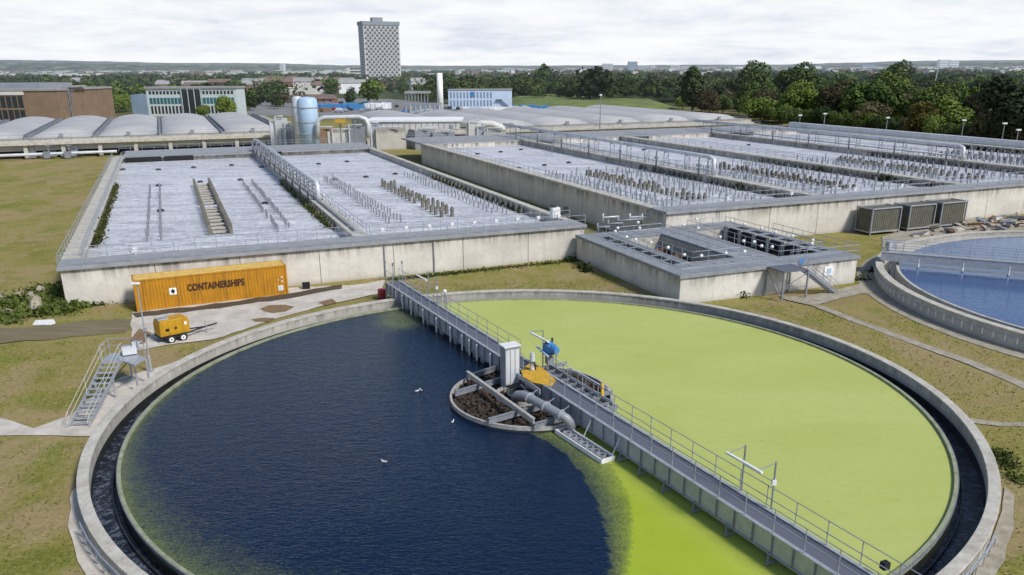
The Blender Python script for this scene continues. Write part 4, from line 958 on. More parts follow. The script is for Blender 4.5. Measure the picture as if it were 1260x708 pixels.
for P in (P1, P2):
    a, b, c, d = P; m = MB()
    m.uw(a - .25, a - .003, c - .25, d + .25, .2, HC - .303); m.uw(b + .003, b + .25, c - .25, d + .25, .2, HC - .303); m.uw(a, b, c - .25, c - .003, .2, HC - .303); m.uw(a, b, d + .003, d + .25, .2, HC - .303)
    m.build('pit_wall', M['coping'], CHB)
    m = MB(); m.add([W(a - .2, c - .2, 1.0), W(b + .2, c - .2, 1.0), W(b + .2, d + .2, 1.0), W(a - .2, d + .2, 1.0)], [(0, 1, 2, 3)]); m.build('pit_water', M['pitw'], CHB)
    m = MB()
    for i in range(4): w = c + (d - c) * (i + .5) / 4; m.uw(a, b, w - .12, w + .12, .9, 1.5)
    m.build('pit_baffle', M['rust'], CHB)
for i in range(7):
    m = MB(); m.uw(43.0, 43.9, 64.5 + i * 2.1, 66.0 + i * 2.1, HC + .002, HC + .02); m.build('open_slot', M['black'], CHB)
for i in range(6):
    m = MB(); m.uw(60.1, 61.0, 63.5 + i * 2.5, 65.1 + i * 2.5, HC + .002, HC + .02); m.build('open_slot', M['black'], CHB)
for i in range(6):                                   # penstock gates beyond the right pit
    w = P2[2] + .5 + i * 2.45; o = MB(); o.uw(P2[1] - .18, P2[1] - .02, w, w + 1.8, 1.1, HC - .05); o.build('gate', M['black'], CHB)
    o = MB(); o.uw(P2[1] - .25, P2[1] + .0, w + 1.85, w + 2.4, 1.05, HC + .12); o.build('gate_pier', M['coping'], CHB)
def rch(us, label): return railing([W(u, w, HC) for u, w in us], label, 'handrails on the low chamber', gap=1.7, r=.028)
rch([(U0, V1 - 1), (U0, V0), (50.6, V0)], 'handrail around the left and front edges of the chamber')
rch([(53.4, V0), (U1, V0), (U1, V1 - 8)], 'handrail around the front right corner of the chamber')
for nm, P in (('left', P1), ('right', P2)):
    a, b, c, d = P; rch([(a - .15, c - .15), (b + .15, c - .15), (b + .15, d + .15), (a - .15, d + .15), (a - .15, c - .15)], 'handrail around the %s pit of the chamber' % nm)
rch([(U0 + 2.2, V0 + 2.4), (U0 + 2.2, V1 - 1)], 'inner handrail beside the left edge of the chamber')
for i, p in enumerate([(785, 274), (757, 285), (771, 292), (782, 295), (801, 299), (822, 305), (842, 314), (863, 315), (893, 312), (916, 310), (928, 298), (950, 304), (886, 292), (915, 297), (937, 303), (841, 277), (857, 270), (859, 281), (900, 272), (916, 276), (937, 281), (954, 286), (975, 291), (999, 300), (1000, 296), (787, 281), (760, 281)]):
    q = at(*p, HC + 1.1)
    put('bulkhead_lamp', lampm, q, 0, 'small round white lamp on the chamber handrails', 'lamp', 'white lamps on the chamber handrails').scale = (.95, .95, .95)
# stair tower on the chamber front
STW = wthing('steel_stair', W(51, 58.5, 0), 'steel stair descending from a braced landing at the chamber front', 'stair', 'steel stairs')
la, lb = (50.6, 53.4), (V0 - 2.6, V0 - .21)
m = MB(); m.uw(*la, *lb, HC - .12, HC - .01); m.build('landing', M['grate'], STW)
for u in la:
    for w in lb:
        m = MB(); m.uw(u - .07, u + .07, w - .07, w + .07, 0, HC - .12); m.build('leg', M['galvd'], STW)
m = MB(); m.beam(W(la[0], lb[0], .2), W(la[0], lb[1], HC - .3), .06, .06); m.beam(W(la[0], lb[0], 1.2), W(la[1], lb[0], HC - .3), .06, .06); m.beam(W(la[0], lb[0], 1.2), W(la[1], lb[0], 1.2), .06, .06); m.build('brace', M['galvd'], STW)
sa, sb = la[1], la[1] + 3.9
for w in (V0 - 2.5, V0 - 1.3):
    m = MB(); m.beam(W(sa, w, HC - .15), W(sb, w, .05), .07, .28); m.build('stringer', M['galvd'], STW)
for i in range(13):
    f = (i + .5) / 13; m = MB(); m.uw(sa + (sb - sa) * f - .13, sa + (sb - sa) * f + .13, V0 - 2.46, V0 - 1.34, (HC - .1) * (1 - f) - .02, (HC - .1) * (1 - f) + .02); m.build('tread', M['grate'], STW)
for w in (V0 - 2.5, V0 - 1.3):
    m = MB()
    for z in (1.05, .7, .35): m.tube([W(sa, w, HC + z - .1), W(sb, w, z)], .025, 5)
    for i in range(5): f = i / 4; q = W(sa + (sb - sa) * f, w, HC * (1 - f)); m.tube([q, q + Vector((0, 0, 1.05))], .025, 5)
    m.build('handrail', M['rail'], STW)
m = MB(); p = W(54.6, V0 - .3, HC + .15); m.box(p, (.5, .05, .5), -AZ); tag(m.build('blue_sign', M['blue']), 'small blue notice on the chamber rail above the stair', 'sign')
p = W(58.3, V0 - .05, 1.55); m = MB(); m.box(p, (1.15, .05, 1.0), -AZ); o = m.build('notice_board', M['sign']); tag(o, 'white notice board with pale blue print on the chamber wall', 'sign')
m = MB(); m.box(p + W(0, -.04, .05), (.5, .02, .5), -AZ); m.box(p + W(0, -.04, -.38), (.8, .02, .07), -AZ); m.build('print', M['paleb'], o)
# pipework mess on the chamber back corner
for k, (x, y, ln) in enumerate(((742, 268, 2.2), (760, 272, 3.4), (775, 268, 3.0), (735, 280, 1.6), (790, 268, 2.8), (748, 276, 2.0))):
    q = at(x, y, HC + .5); m = MB(); m.tube([q, q + Vector((ln * .9, ln * .35, .0)), q + Vector((ln * .9, ln * .35, -.6))], .13, 8); m.tube([q - Vector((0, 0, .6)), q, q + Vector((.01, 0, .5))], .09, 8)
    tag(m.build('pipework', M['galvd' if k % 2 else 'pipew'], None, True), 'short run of valve pipework on the chamber back corner', 'pipe', 'pipes on the chamber back corner')

# ------------------------------------------------------------------ three steel boxes by the right wall
for i, (x0, y0, x1, y1, nm) in enumerate(((1070, 288, 1105, 284, 'nearest'), (1116, 282, 1147, 277, 'middle'), (1155, 274, 1185, 270, 'farthest'))):
    def u_at(px):
        lo, hi = 60, 110
        for _ in range(40):
            mid = (lo + hi) / 2
            if pix(W(mid, 78.3, 0))[0] < px: lo = mid
            else: hi = mid
        return W(lo, 78.3, 0)
    a, b = u_at(x0), u_at(x1); d = (b - a).normalized(); n = Vector((-d.y, d.x, 0)); L = (b - a).length; hb = 3.45; D = 2.6
    o = wthing('steel_screen', a, '%s of the three big stained steel boxes by the right wall' % nm, 'steel box', 'steel boxes standing by the right wall')
    c = a + d * L / 2 + n * D / 2; ang = math.atan2(d.y, d.x)
    m = MB(); m.box(c + Vector((0, 0, .35 + (hb - .45) / 2)), (L - .24, D - .24, hb - .5), ang)
    m.build('panel', M['mesh'], o)
    m = MB(); k = 0
    while k < L - .3: m.box(a + d * (.2 + k) + n * .10 + Vector((0, 0, hb / 2 + .15)), (.05, .05, hb - .7), ang); k += .33
    k = 0
    while k < D - .3: m.box(a + d * .10 + n * (.2 + k) + Vector((0, 0, hb / 2 + .15)), (.05, .05, hb - .7), ang); k += .33
    m.build('rib', M['mesh'], o)
    for (p, q) in ((0, 0), (L, 0), (0, D), (L, D)):
        m = MB(); m.box(a + d * p + n * q + Vector((0, 0, hb / 2)), (.16, .16, hb), ang); m.build('post', M['galvd'], o)
    for z in (.4, hb - .08):
        m = MB(); m.box(a + d * L / 2 + Vector((0, 0, z)), (L - .17, .13, .15), ang); m.box(a + d * L / 2 + n * D + Vector((0, 0, z)), (L - .17, .13, .15), ang); m.box(a + n * D / 2 + Vector((0, 0, z)), (.13, D - .17, .15), ang); m.box(a + n * D / 2 + d * L + Vector((0, 0, z)), (.13, D - .17, .15), ang); m.build('frame', M['galv'], o)
# rubble heaps beside them
def rubble(cx, cy, nx, label, seed, mats=('pad', 'galvd', 'path', 'rust')):
    g = random.Random(seed); k = 0
    for i in range(nx):
        x, y = cx + g.gauss(0, 24), cy + g.gauss(0, 5.5)
        p = at(x, y, 0)
        if p.y * CA + p.x * SA > WF - .8 or (p - RC).length < RR + .6: continue
        m = MB(); L = g.uniform(.3, 2.4); m.box((0, 0, 0), (L, g.uniform(.15, .8), g.uniform(.08, .35)), 0)
        o = m.build('debris', M[g.choice(mats)], None, loc=p + Vector((0, 0, g.uniform(.12, .5))), rz=0); o.rotation_euler = (g.uniform(-.3, .3), g.uniform(-.3, .3), g.uniform(0, 3))
        tag(o, label, 'debris', 'scrap and rubble beside the second round tank')
rubble(1150, 285, 26, 'loose slab or beam lying in the scrap heap right of the steel boxes', 5)
rubble(1215, 276, 60, 'loose slab or beam lying in the scrap heap right of the steel boxes', 6)
rubble(1290, 270, 24, 'loose slab or beam lying in the scrap heap right of the steel boxes', 8)
# broken concrete in the weeds, far left
def rock(name, p, s, seed, label, group=None):
    g = random.Random(seed); m = MB()
    vs = []; n = 9
    for j, z in enumerate((0, .35, .75, 1.0)):
        for i in range(n): a = 2 * PI * i / n; r = (1, 1.05, .8, .3)[j] * g.uniform(.75, 1.15); vs.append((s[0] * r * math.cos(a), s[1] * r * math.sin(a), s[2] * z * g.uniform(.85, 1.1)))
    fs = [(j * n + i, j * n + (i + 1) % n, (j + 1) * n + (i + 1) % n, (j + 1) * n + i) for j in range(3) for i in range(n)] + [tuple(3 * n + i for i in range(n))]
    m.add(vs, fs); o = m.build(name, M['path'], None, loc=p, rz=g.uniform(0, 3)); tag(o, label, 'rubble', group)
for k, (x, y, a, b, c) in enumerate(((46, 384, .75, .6, 1.5), (40, 372, .6, .6, 1.0), (12, 374, 1.6, .6, .5), (-5, 370, 1.4, .7, .5), (25, 366, .7, .5, .5), (50, 362, .5, .5, .8), (8, 385, .9, .5, .35), (14, 391, 1.1, .5, .3))):
    rock('broken_concrete', at(x, y), (a, b, c), 40 + k, 'lump of broken concrete among the weeds left of the basin' if k else 'upright lump of broken concrete among the weeds left of the basin', 'broken concrete in the weeds')
g = MB(); q = [at(*p, .12) for p in ((40, 399), (44, 394), (66, 393), (68, 397), (62, 399))]; g.add([(p.x, p.y, .02) for p in q] + q, [(5, 6, 7, 8, 9), (4, 3, 2, 1, 0)] + [(i, (i + 1) % 5, 5 + (i + 1) % 5, 5 + i) for i in range(5)]); tag(g.build('white_slab', M['sign']), 'flat white slab lying on the grass above the dirt track', 'slab')
# ------------------------------------------------------------------ second round tank
S2 = wthing('settling_tank', RC, 'second round concrete tank of pale blue water at the right edge', 'settling tank')
RM = 1.4; W2 = 1.05
m = MB(); m.ring(RC, [(RR, -.3), (RR, RM - .14), (RR - .6, RM - .14), (RR - .6, -2.2), (RR - .02, -2.2)], 160); m.build('outer_wall', M['rimR'], S2)
m = MB(); m.ring(RC, [(RR + .07, RM - .14), (RR + .07, RM), (RR - .64, RM), (RR - .64, RM - .14)], 160); m.build('coping', M['coping'], S2)
m = MB(); m.ring(RC, [(RR + .09, RM - .62), (RR + .09, RM - .5), (RR + .003, RM - .5), (RR + .003, RM - .62)], 160); m.build('conduit', M['galv'], S2)
m = MB()
for i in range(64):
    a = PI * .75 + i * .035; c = RC + Vector((math.cos(a), math.sin(a), 0)) * (RR + .05); m.box((c.x, c.y, .7), (.12, .1, .5), a)
m.build('conduit_bracket', M['white'], S2)
m = MB(); m.ring(RC, [(RR - 1.9, -1.5), (RR - 1.9, W2 + .14), (RR - 2.15, W2 + .14), (RR - 2.15, -1.5)], 160); m.build('weir_wall', M['coping'], S2)
m = MB(); m.lathe(RC, [(RR - 1.95, .2), (RR - .55, .2)], 160); tag(m.build('channel_water', M['channel']), kind='structure')
m = MB(); m.add([(RC.x + (RR - 2.1) * math.cos(2 * PI * i / 160), RC.y + (RR - 2.1) * math.sin(2 * PI * i / 160), W2) for i in range(160)], [tuple(range(160))]); tag(m.build('water', M['waterR']), kind='structure')
m = MB(); m.ring(RC, [(RR + 1.7, .02), (RR + 1.7, .05), (RR - .2, .05), (RR - .2, .02)], 160); tag(m.build('path', M['path']), kind='structure')
# its bridge
e0 = at(1085, 309, 2.4); d2 = (Vector((RC.x, RC.y, 2.4)) - e0); d2.z = 0; d2.normalize(); n2 = Vector((-d2.y, d2.x, 0))
B2 = wthing('walkway_bridge', e0, 'short stretch of grey steel bridge over the pale blue tank', 'bridge')
def Q(t, s, z): return Vector((e0.x, e0.y, 0)) + d2 * t + n2 * s + Vector((0, 0, z))
m = MB(); m.beam(Q(0, 0, 2.35), Q(40, 0, 2.35), 1.2, .06); m.build('deck', M['galv'], B2)
for s in (-.62, .62):
    m = MB(); m.beam(Q(0, s, 1.98), Q(40, s, 1.98), .07, .85); m.beam(Q(0, s, 2.42), Q(40, s, 2.42), .16, .04); m.build('girder', M['galv'], B2)
    rr_ = empty('railing', (0, 0, 0)); rr_.parent = B2; rr_.matrix_parent_inverse = Matrix.Translation(-B2.location); KIDS.setdefault(B2.name, []).append(rr_)
    rail_parts(rr_, [Q(0, s, 2.42), Q(40, s, 2.42)], gap=2.0, r=.028)
for t in (3.6, 7.6, 11.6, 15.6, 19.6, 23.6):
    m = MB(); m.beam(Q(t, -.6, .7), Q(t, -.6, 2.0), .12, .12); m.build('hanger', M['white'], B2)
    m = MB(); m.beam(Q(t, -.6, .6), Q(t, -.6, 1.15), .2, .2); m.build('hanger_foot', M['blueg'], B2)
m = MB(); m.box(Q(.8, .9, 2.9), (.9, .7, .8), .2); m.build('drive_box', M['galv'], B2)
for t, s in ((1.0, -.5), (1.0, .5)):
    m = MB(); m.beam(Q(t, s, 0), Q(t, s, 2.0), .14, .14); m.build('leg', M['galvd'], B2)

# ------------------------------------------------------------------ shipping container with its lettering
ca, cb2 = at(169, 384.5), at(355.5, 362.5); cdv = (cb2 - ca).normalized(); cang = math.atan2(cdv.y, cdv.x); CL = (cb2 - ca).length; CH_, CW = 2.9, 2.44
CT = empty('shipping_container', ca, cang, 'long orange shipping container marked CONTAINERSHIPS against the pale wall', 'container')
def corr(x0, x1, y, z0, z1, out, n):
    """trapezoid corrugation along x"""
    vs = []; fs = []; k = 0; step = (x1 - x0) / n; xs = []
    for i in range(n):
        b = x0 + i * step; xs += [(b, 0), (b + step * .32, 0), (b + step * .5, 1), (b + step * .82, 1)]
    xs.append((x1, 0))
    for x, d in xs: vs += [(x, y + out * d * .036, z0), (x, y + out * d * .036, z1)]
    fs = [(2 * i, 2 * i + 2, 2 * i + 3, 2 * i + 1) for i in range(len(xs) - 1)]
    return vs, fs
m = MB(); v, f = corr(.16, CL - .16, .05, .18, CH_ - .12, 1, 46); m.add(v, f); m.build('side_panel', M['cont'], CT)
m = MB(); v, f = corr(.16, CL - .16, CW - .05, .18, CH_ - .12, -1, 46); m.add(v, f); m.build('side_panel', M['cont'], CT)
m = MB(); m.box((.09, CW / 2, CH_ / 2), (.05, CW - .2, CH_ - .3)); m.build('end_panel', M['cont'], CT)
m = MB(); m.box((CL - .09, CW / 2, CH_ / 2), (.05, CW - .2, CH_ - .3))
for y in (.5, .95, 1.5, 1.95): m.tube([(CL - .03, y, .2), (CL - .03, y, CH_ - .2)], .025, 6)
m.build('door', M['cont'], CT)
m = MB(); m.box((CL / 2, CW / 2, CH_ - .06), (CL - .12, CW - .14, .05))
for i in range(34): m.box((.3 + i * (CL - .6) / 33, CW / 2, CH_ - .03), (.16, CW - .3, .03))
m.build('roof', M['controof'], CT)
m = MB()
for x in (.08, CL - .08):
    for y in (.08, CW - .08): m.box((x, y, CH_ / 2), (.16, .16, CH_))
for y in (.07, CW - .07): m.box((CL / 2, y, CH_ - .07), (CL - .33, .10, .12)); m.box((CL / 2, y, .09), (CL - .33, .12, .17))
for x in (.07, CL - .07): m.box((x, CW / 2, CH_ - .075), (.10, CW - .33, .12)); m.box((x, CW / 2, .09), (.12, CW - .33, .17))
m.build('frame', M['cont'], CT, bevel=.01)
m = MB()
for x in (.09, CL - .09):
    for y in (.09, CW - .09):
        for z in (.06, CH_ - .06): m.box((x, y, z), (.20, .20, .14))
m.build('corner_casting', M['cont'], CT)
def text(s, size, ext=.006, off=.012, space=1.0):
    c = bpy.data.curves.new('t', 'FONT'); c.body = s; c.size = size; c.extrude = ext; c.offset = off; c.space_character = space; c.resolution_u = 3; c.align_x = 'LEFT'
    o = bpy.data.objects.new('t', c); COL.objects.link(o); dg = bpy.context.evaluated_depsgraph_get(); me = bpy.data.meshes.new_from_object(o.evaluated_get(dg)); bpy.data.objects.remove(o); return me
def on_side(me, x, z, y=-.0, sx=1, name='lettering', mat='print', parent=CT, slope=0):
    me.materials.clear(); me.materials.append(M[mat]); o = link(name, me, parent); o.rotation_euler = (PI / 2, 0, 0); o.location = (x, y, z); o.scale = (sx, 1, 1); return o
me = text('CONTAINERSHIPS', .86, off=.034, space=1.02)
wd_ = max(v.co.x for v in me.vertices) - min(v.co.x for v in me.vertices)
on_side(me, CL * .328, 1.42, .028, 5.05 / wd_)
m = MB(); q = CL * .215; m.box((q + .3, .03, 1.55), (.62, .03, .62)); o = m.build('square_label', M['sign'], CT)
m = MB(); m.add([(q + .3 + .20 * math.cos(a), .008, 1.55 + .24 * math.sin(a)) for a in (PI / 2, PI, 3 * PI / 2, 0)], [(0, 1, 2, 3)]); m.build('diamond_mark', M['black'], o)
m = MB(); m.box((CL * .948, .03, .72), (.46, .03, .5)); o = m.build('small_label', M['sign'], CT)
m = MB()
for i in range(3): m.box((CL * .948, .01, .58 + i * .13), (.34, .01, .04))
m.build('label_print', M['grey'], o)
m = MB(); m.box((CL * .962, .03, 1.75), (.13, .03, .16)); m.box((CL * .962, .03, 1.35), (.13, .03, .16)); m.box((CL * .935, .03, 1.52), (.08, .03, .08)); m.build('mark', M['sign'], CT)

# ------------------------------------------------------------------ yellow trailer generator
ga, gb = at(202, 424), at(233, 417); gd = (gb - ga).normalized(); gang = math.atan2(gd.y, gd.x) - .03
GC = (at(211, 422) + at(226, 420)) / 2
GN = empty('trailer_generator', GC, gang, 'small yellow trailer generator with two axles parked before the container', 'generator')
GL, GW_, GH = 2.35, 1.4, 1.25; z0 = .6
def prism(m, prof, y0, y1):
    n = len(prof); m.add([(x, y0, z) for x, z in prof] + [(x, y1, z) for x, z in prof], [tuple(range(n)), tuple(range(n, 2 * n))[::-1]] + [(i, n + i, n + (i + 1) % n, (i + 1) % n) for i in range(n)]); return m
m = prism(MB(), [(-GL / 2, z0), (GL / 2, z0), (GL / 2, z0 + GH - .35), (GL / 2 - .1, z0 + GH), (-GL / 2 + .1, z0 + GH), (-GL / 2, z0 + GH - .35)], .12, .12 + GW_)
m.build('canopy', M['gen'], GN, bevel=.04)
m = MB()
for x in (-.83, -.29, .27, .83): m.box((x, .10, z0 + .6), (.46, .03, .85))
m.build('door', M['gen'], GN, bevel=.008)
m = MB(); m.box((-.62, .08, z0 + .5), (.30, .03, .22)); m.box((.05, .08, z0 + .55), (.18, .03, .14)); m.build('vent', M['black'], GN)
m = MB(); m.box((.85, .08, z0 + .8), (.2, .02, .26)); m.build('label', M['sign'], GN)
m = MB(); m.box((-.7, .8, z0 + GH + .06), (.8, .7, .1)); m.cyl((-.2, 1.1), .07, z0 + GH, z0 + GH + .22, 10); m.tube([(-1.1, .5, z0 + GH), (-1.1, .5, z0 + GH + .25), (-.5, .5, z0 + GH + .25), (-.5, .5, z0 + GH)], .03, 6); m.build('roof_fittings', M['galv'], GN)
m = MB(); m.box((0, .87, z0 - .06), (GL + .05, GW_ - .1, .14)); m.box((0, .12, z0 - .17), (1.75, .25, .06)); m.build('chassis', M['rubber'], GN)
for x in (-.47, .47):
    for y in (-.02, 1.68):
        w_ = MB(); w_.tube([(x, y - .11, .33), (x, y + .11, .33)], .33, 20); w_ = w_.build('wheel', M['rubber'], GN)
        r_ = MB(); r_.tube([(x, y - .125, .33), (x, y + .125, .33)], .19, 16); r_.build('rim', M['white'], w_)
        h_ = MB(); h_.tube([(x, y - .14, .33), (x, y + .14, .33)], .06, 10); h_.build('hub', M['dark'], w_)
m = MB(); m.beam((GL / 2 - .1, .35, z0 - .1), (GL / 2 + 1.5, .87, .52), .08, .1); m.beam((GL / 2 - .1, 1.35, z0 - .1), (GL / 2 + 1.5, .87, .52), .08, .1); m.beam((GL / 2 + 1.4, .87, .52), (GL / 2 + 2.5, .87, .60), .09, .1); m.build('drawbar', M['rubber'], GN)
m = MB(); m.tube([(GL / 2 + 1.5, .75, .05), (GL / 2 + 1.5, .75, 1.0)], .035, 6); m.box((GL / 2 + 1.5, .75, .04), (.2, .2, .06)); m.build('jockey_leg', M['galvd'], GN)
# small things by the wall
p = at(377, 356); m = MB(); m.box((0, 0, .3), (.7, .5, .6)); m.box((0, 0, .63), (.75, .55, .06)); tag(m.build('black_bin', M['black'], None, loc=p, rz=.3), 'small black box on the ground right of the container', 'box')
p = at(471, 368); m = MB(); m.lathe((0, 0, 0), [(0, 0), (.42, 0), (.45, .3), (.42, .34), (.45, .38), (.45, .75), (.42, .95), (0, .97)], 16); tag(m.build('red_drum', M['red'], None, True, loc=p), 'red drum standing beside the far end of the bridge', 'drum')
# lamp post by the stair
p = at(186, 458); h = hgt(p, 349); LP = empty('lamp_post', p, 0, 'slim grey lamp post rising beside the left steel stair', 'lamp post')
m = MB(); m.tube([(0, 0, 0), (0, 0, 1.2), (0, 0, 1.25), (0, 0, h - .1)], [.10, .10, .055, .045], 8); m.build('pole', M['pole'], LP)
m = MB(); m.box((-.12, 0, h), (.6, .28, .14)); m.build('lamp_head', M['white'], LP, bevel=.03)
m = MB(); m.box((.05, -.05, 3.2), (.2, .12, .3)); m.box((0, 0, .12), (.4, .4, .06)); m.build('bracket_box', M['galv'], LP)
# ------------------------------------------------------------------ left steel stair and platform
s0, s1 = at(87, 526), at(109, 527); f0 = (s0 + s1) / 2; HP = 2.0
topm = (at(128, 444, HP) + at(147, 445, HP)) / 2; topm.z = 0; f0.z = 0
sd_ = (topm - f0).normalized(); sn = Vector((sd_.y, -sd_.x, 0)); SL = (topm - f0).length; sw = (s1 - s0).length / 2
LS = wthing('steel_stair', f0, 'grey steel stair with yellow-white handrails climbing to a platform on the left', 'stair', 'steel stairs')
def Sx(t, s, z): return f0 + sd_ * t + sn * s + Vector((0, 0, z))
for s in (-sw, sw):
    m = MB(); m.beam(Sx(-.05, s, .06), Sx(SL, s, HP - .06), .06, .26); m.build('stringer', M['galv'], LS)
for i in range(12):
    f = (i + .5) / 12; m = MB(); c = Sx(SL * f, 0, HP * (f + .04)); m.box(c, (2 * sw - .1, .27, .04), math.atan2(sn.y, sn.x)); m.build('tread', M['galv'], LS)
for s in (-sw, sw):
    m = MB()
    for z in (1.0, .55): m.tube([Sx(-.25, s, z - .2), Sx(0, s, z), Sx(SL, s, HP + z + .05), Sx(SL + .5, s, HP + z + .1)], .021, 6)
    for f in (.02, .5, 1.0): m.tube([Sx(SL * f, s, HP * f), Sx(SL * f, s, HP * f + 1.0)], .02, 6)
    m.build('handrail', M['railw'], LS)
pc = [Sx(SL, -sw, HP), Sx(SL, sw, HP), at(168, 449, HP), at(180, 441, HP), at(172, 434, HP)]
pc = [Sx(SL + .02, -sw - .1, HP), Sx(SL + .02, sw + .1, HP), at(165, 449, HP), at(179, 440, HP), at(163, 434, HP), Sx(SL + 1.7, -sw - .1, HP)]
m = MB(); k = len(pc); m.add([q - Vector((0, 0, .14)) for q in pc] + pc, [tuple(range(k))[::-1], tuple(range(k, 2 * k))] + [(i, (i + 1) % k, k + (i + 1) % k, k + i) for i in range(k)]); m.build('platform', M['galv'], LS)
rg = empty('railing', (0, 0, 0)); rg.parent = LS; rg.matrix_parent_inverse = Matrix.Translation(-LS.location); KIDS.setdefault(LS.name, []).append(rg)
rail_parts(rg, [pc[0], pc[5], pc[4], pc[3]], gap=1.0, r=.026, h=1.05); 
for q in (Sx(SL * .72, -sw, 0), Sx(SL * .72, sw, 0), pc[2], pc[3], pc[4], Sx(SL + 1.5, sw, 0)):
    q = Vector((q.x, q.y, 0)); zt_ = HP - .14 if (q - f0).length > SL else HP * .72 - .1
    m = MB(); m.tube([q, q + Vector((0, 0, zt_))], .07, 8); m.box(q + Vector((0, 0, .03)), (.3, .3, .06)); m.build('leg', M['galv'], LS)
m = MB(); m.beam(Sx(SL * .72, -sw, .2), Sx(SL + 1.5, sw, 1.5), .05, .05); m.beam(Sx(SL * .72, sw, 1.1), Sx(SL + 1.5, sw, .3), .05, .05); m.build('brace', M['dark'], LS)
q = at(160, 437, HP); m = MB(); m.box(q + Vector((0, 0, .35)), (.9, .5, .5), .5); m.box(q + Vector((.4, .2, .75)), (.4, .3, .3), .2); m.tube([q + Vector((-.6, 0, .2)), q + Vector((.8, .3, .9))], .05, 6); m.build('valve_gear', M['pipew'], LS)
# ladder rail on the outer wall, lower left and lower right
for k, px in enumerate((((112, 640), (120, 662), (132, 685), (150, 715), (165, 735)), ((1222, 655), (1212, 680), (1196, 705), (1182, 722)))):
    pts = []
    for x, y in px:
        p = at(x, y, .8); v = (p - TC); v.z = 0; v.normalize(); q = TC + v * (TR + .25); pts.append(Vector((q.x, q.y, .12)))
    railing(pts, 'low steel rail hugging the outer rim at the lower ' + ('left' if k == 0 else 'right'), 'low rails on the outer rim', h=.75, gap=1.2, r=.03)
# ------------------------------------------------------------------ gulls on the dark water
def gull(px, label, rz, s=1.0):
    p = at(*px, WL); o = empty('gull', p, rz, label, 'gull', 'gulls floating on the dark water')
    m = MB(); m.tube([(-.24, 0, .10), (-.14, 0, .08), (0, 0, .075), (.12, 0, .085), (.18, 0, .13), (.20, 0, .19), (.24, 0, .215), (.28, 0, .21)], [.012, .06, .085, .07, .04, .035, .042, .015], 10); m.build('body', M['white'], o, True)
    m = MB()
    for sg in (-1, 1): m.add([(.1, sg * .07, .12), (-.02, sg * .095, .13), (-.26, sg * .05, .135), (-.05, sg * .02, .165)], [(0, 1, 2, 3)])
    m.build('wing', M['galv'], o)
    m = MB(); m.tube([(.275, 0, .21), (.34, 0, .20)], [.012, .004], 6); m.build('beak', M['yellow'], o); o.scale = (s * .62,) * 3
gull((513, 482), 'left gull of the pair near the top of the dark water', .4); gull((518, 481), 'right gull of the pair near the top of the dark water', 2.2)
gull((557, 520), 'lone gull nearest the sludge-filled box', 1.2); gull((473, 569), 'lowest gull alone on the dark water', 3.0, 1.1)
# ------------------------------------------------------------------ vaulted covers behind the basins
def vault_block(u0, u1, w0, w1, n, z, rise, label, group):
    st = (u1 - u0) / n
    for i in range(n):
        a, b = u0 + i * st + .5, u0 + (i + 1) * st - .5
        o = wthing('vaulted_cover', W((a + b) / 2, w0, z), label, 'roof cover', group)
        m = MB(); N = 14; ws = list(np.linspace(w0 + 1.5, w1, 7)); vs = []
        for w in [w0] + ws:
            k = 0 if w == w0 else 1
            for j in range(N + 1):
                f = j / N; h = rise * (1 - (2 * f - 1) ** 2) ** .8 * (1 if k else .0)
                vs.append(W(a + (b - a) * f, w, z + h + .05))
        fs = [(r * (N + 1) + j, r * (N + 1) + j + 1, (r + 1) * (N + 1) + j + 1, (r + 1) * (N + 1) + j) for r in range(len(ws)) for j in range(N)]
        m.add(vs, fs); m.build('shell', M['vault'], o, True)
        m = MB(); c = W((a + b) / 2, w0 - 1.0, z + .55); m.box(c, (.9, .7, 1.0), -AZ); m.build('vent_hood', M['galvd'], o)
def block(name, boxes, label, cat, mats, group=None):
    b0 = boxes[0][1]; o = wthing(name, W(b0[0], b0[2], 0), label, cat, group)
    for (nm, b), mt in zip(boxes, mats): m = MB(); m.uw(*b); m.build(nm, M[mt], o)
    return o
vault_block(-93.1, 29.3, 237, 318, 8, 4.6, 1.5, 'pale grey barrel vault roof in the row behind the lower basin', 'vaulted covers behind the lower basin')
vault_block(64, 170, 222, 300, 6, 4.8, 1.7, 'pale grey barrel vault roof in the row behind the higher basin', 'vaulted covers behind the higher basin')
o = block('covered_basin', [('wall', (-96, 34, 234, 322, 1.9, 4.6)), ('dark_openings', (-96, 34, 235.5, 321, 0, 1.9)), ('ledge', (-96, 34, 232.6, 233.997, 3.3, 3.9))], 'long pale concrete wall under the left row of vaulted covers', 'concrete basin', ['back', 'black', 'coping'])  # openings below the wall: their inner shade painted as a black band
for i in range(15):
    m = MB(); m.uw(-90 + i * 8.2, -89.1 + i * 8.2, 233.2, 234.2, 0, 3.3); m.build('column', M['coping'], o)
m = MB(); m.tube([W(-92, 232, 1.2), W(-12, 232, 1.2)], .35, 8); tag(m.build('ground_pipe', M['pipew']), 'white pipe running low along the back edge of the left grass field', 'pipe')
block('covered_basin', [('wall', (62, 172, 219, 302, 0, 4.8)), ('ledge', (62, 172, 217.4, 218.997, 3.5, 4.0))], 'long pale concrete wall under the right row of vaulted covers', 'concrete basin', ['back', 'coping'])
rl([(-90, 233.5), (33, 233.5)], 'handrail along the front of the left vaulted covers', 4.6, gap=4.5, r=.04)
rl([(63, 218.5), (170, 218.5)], 'handrail along the front of the right vaulted covers', 4.8, gap=4.5, r=.04)
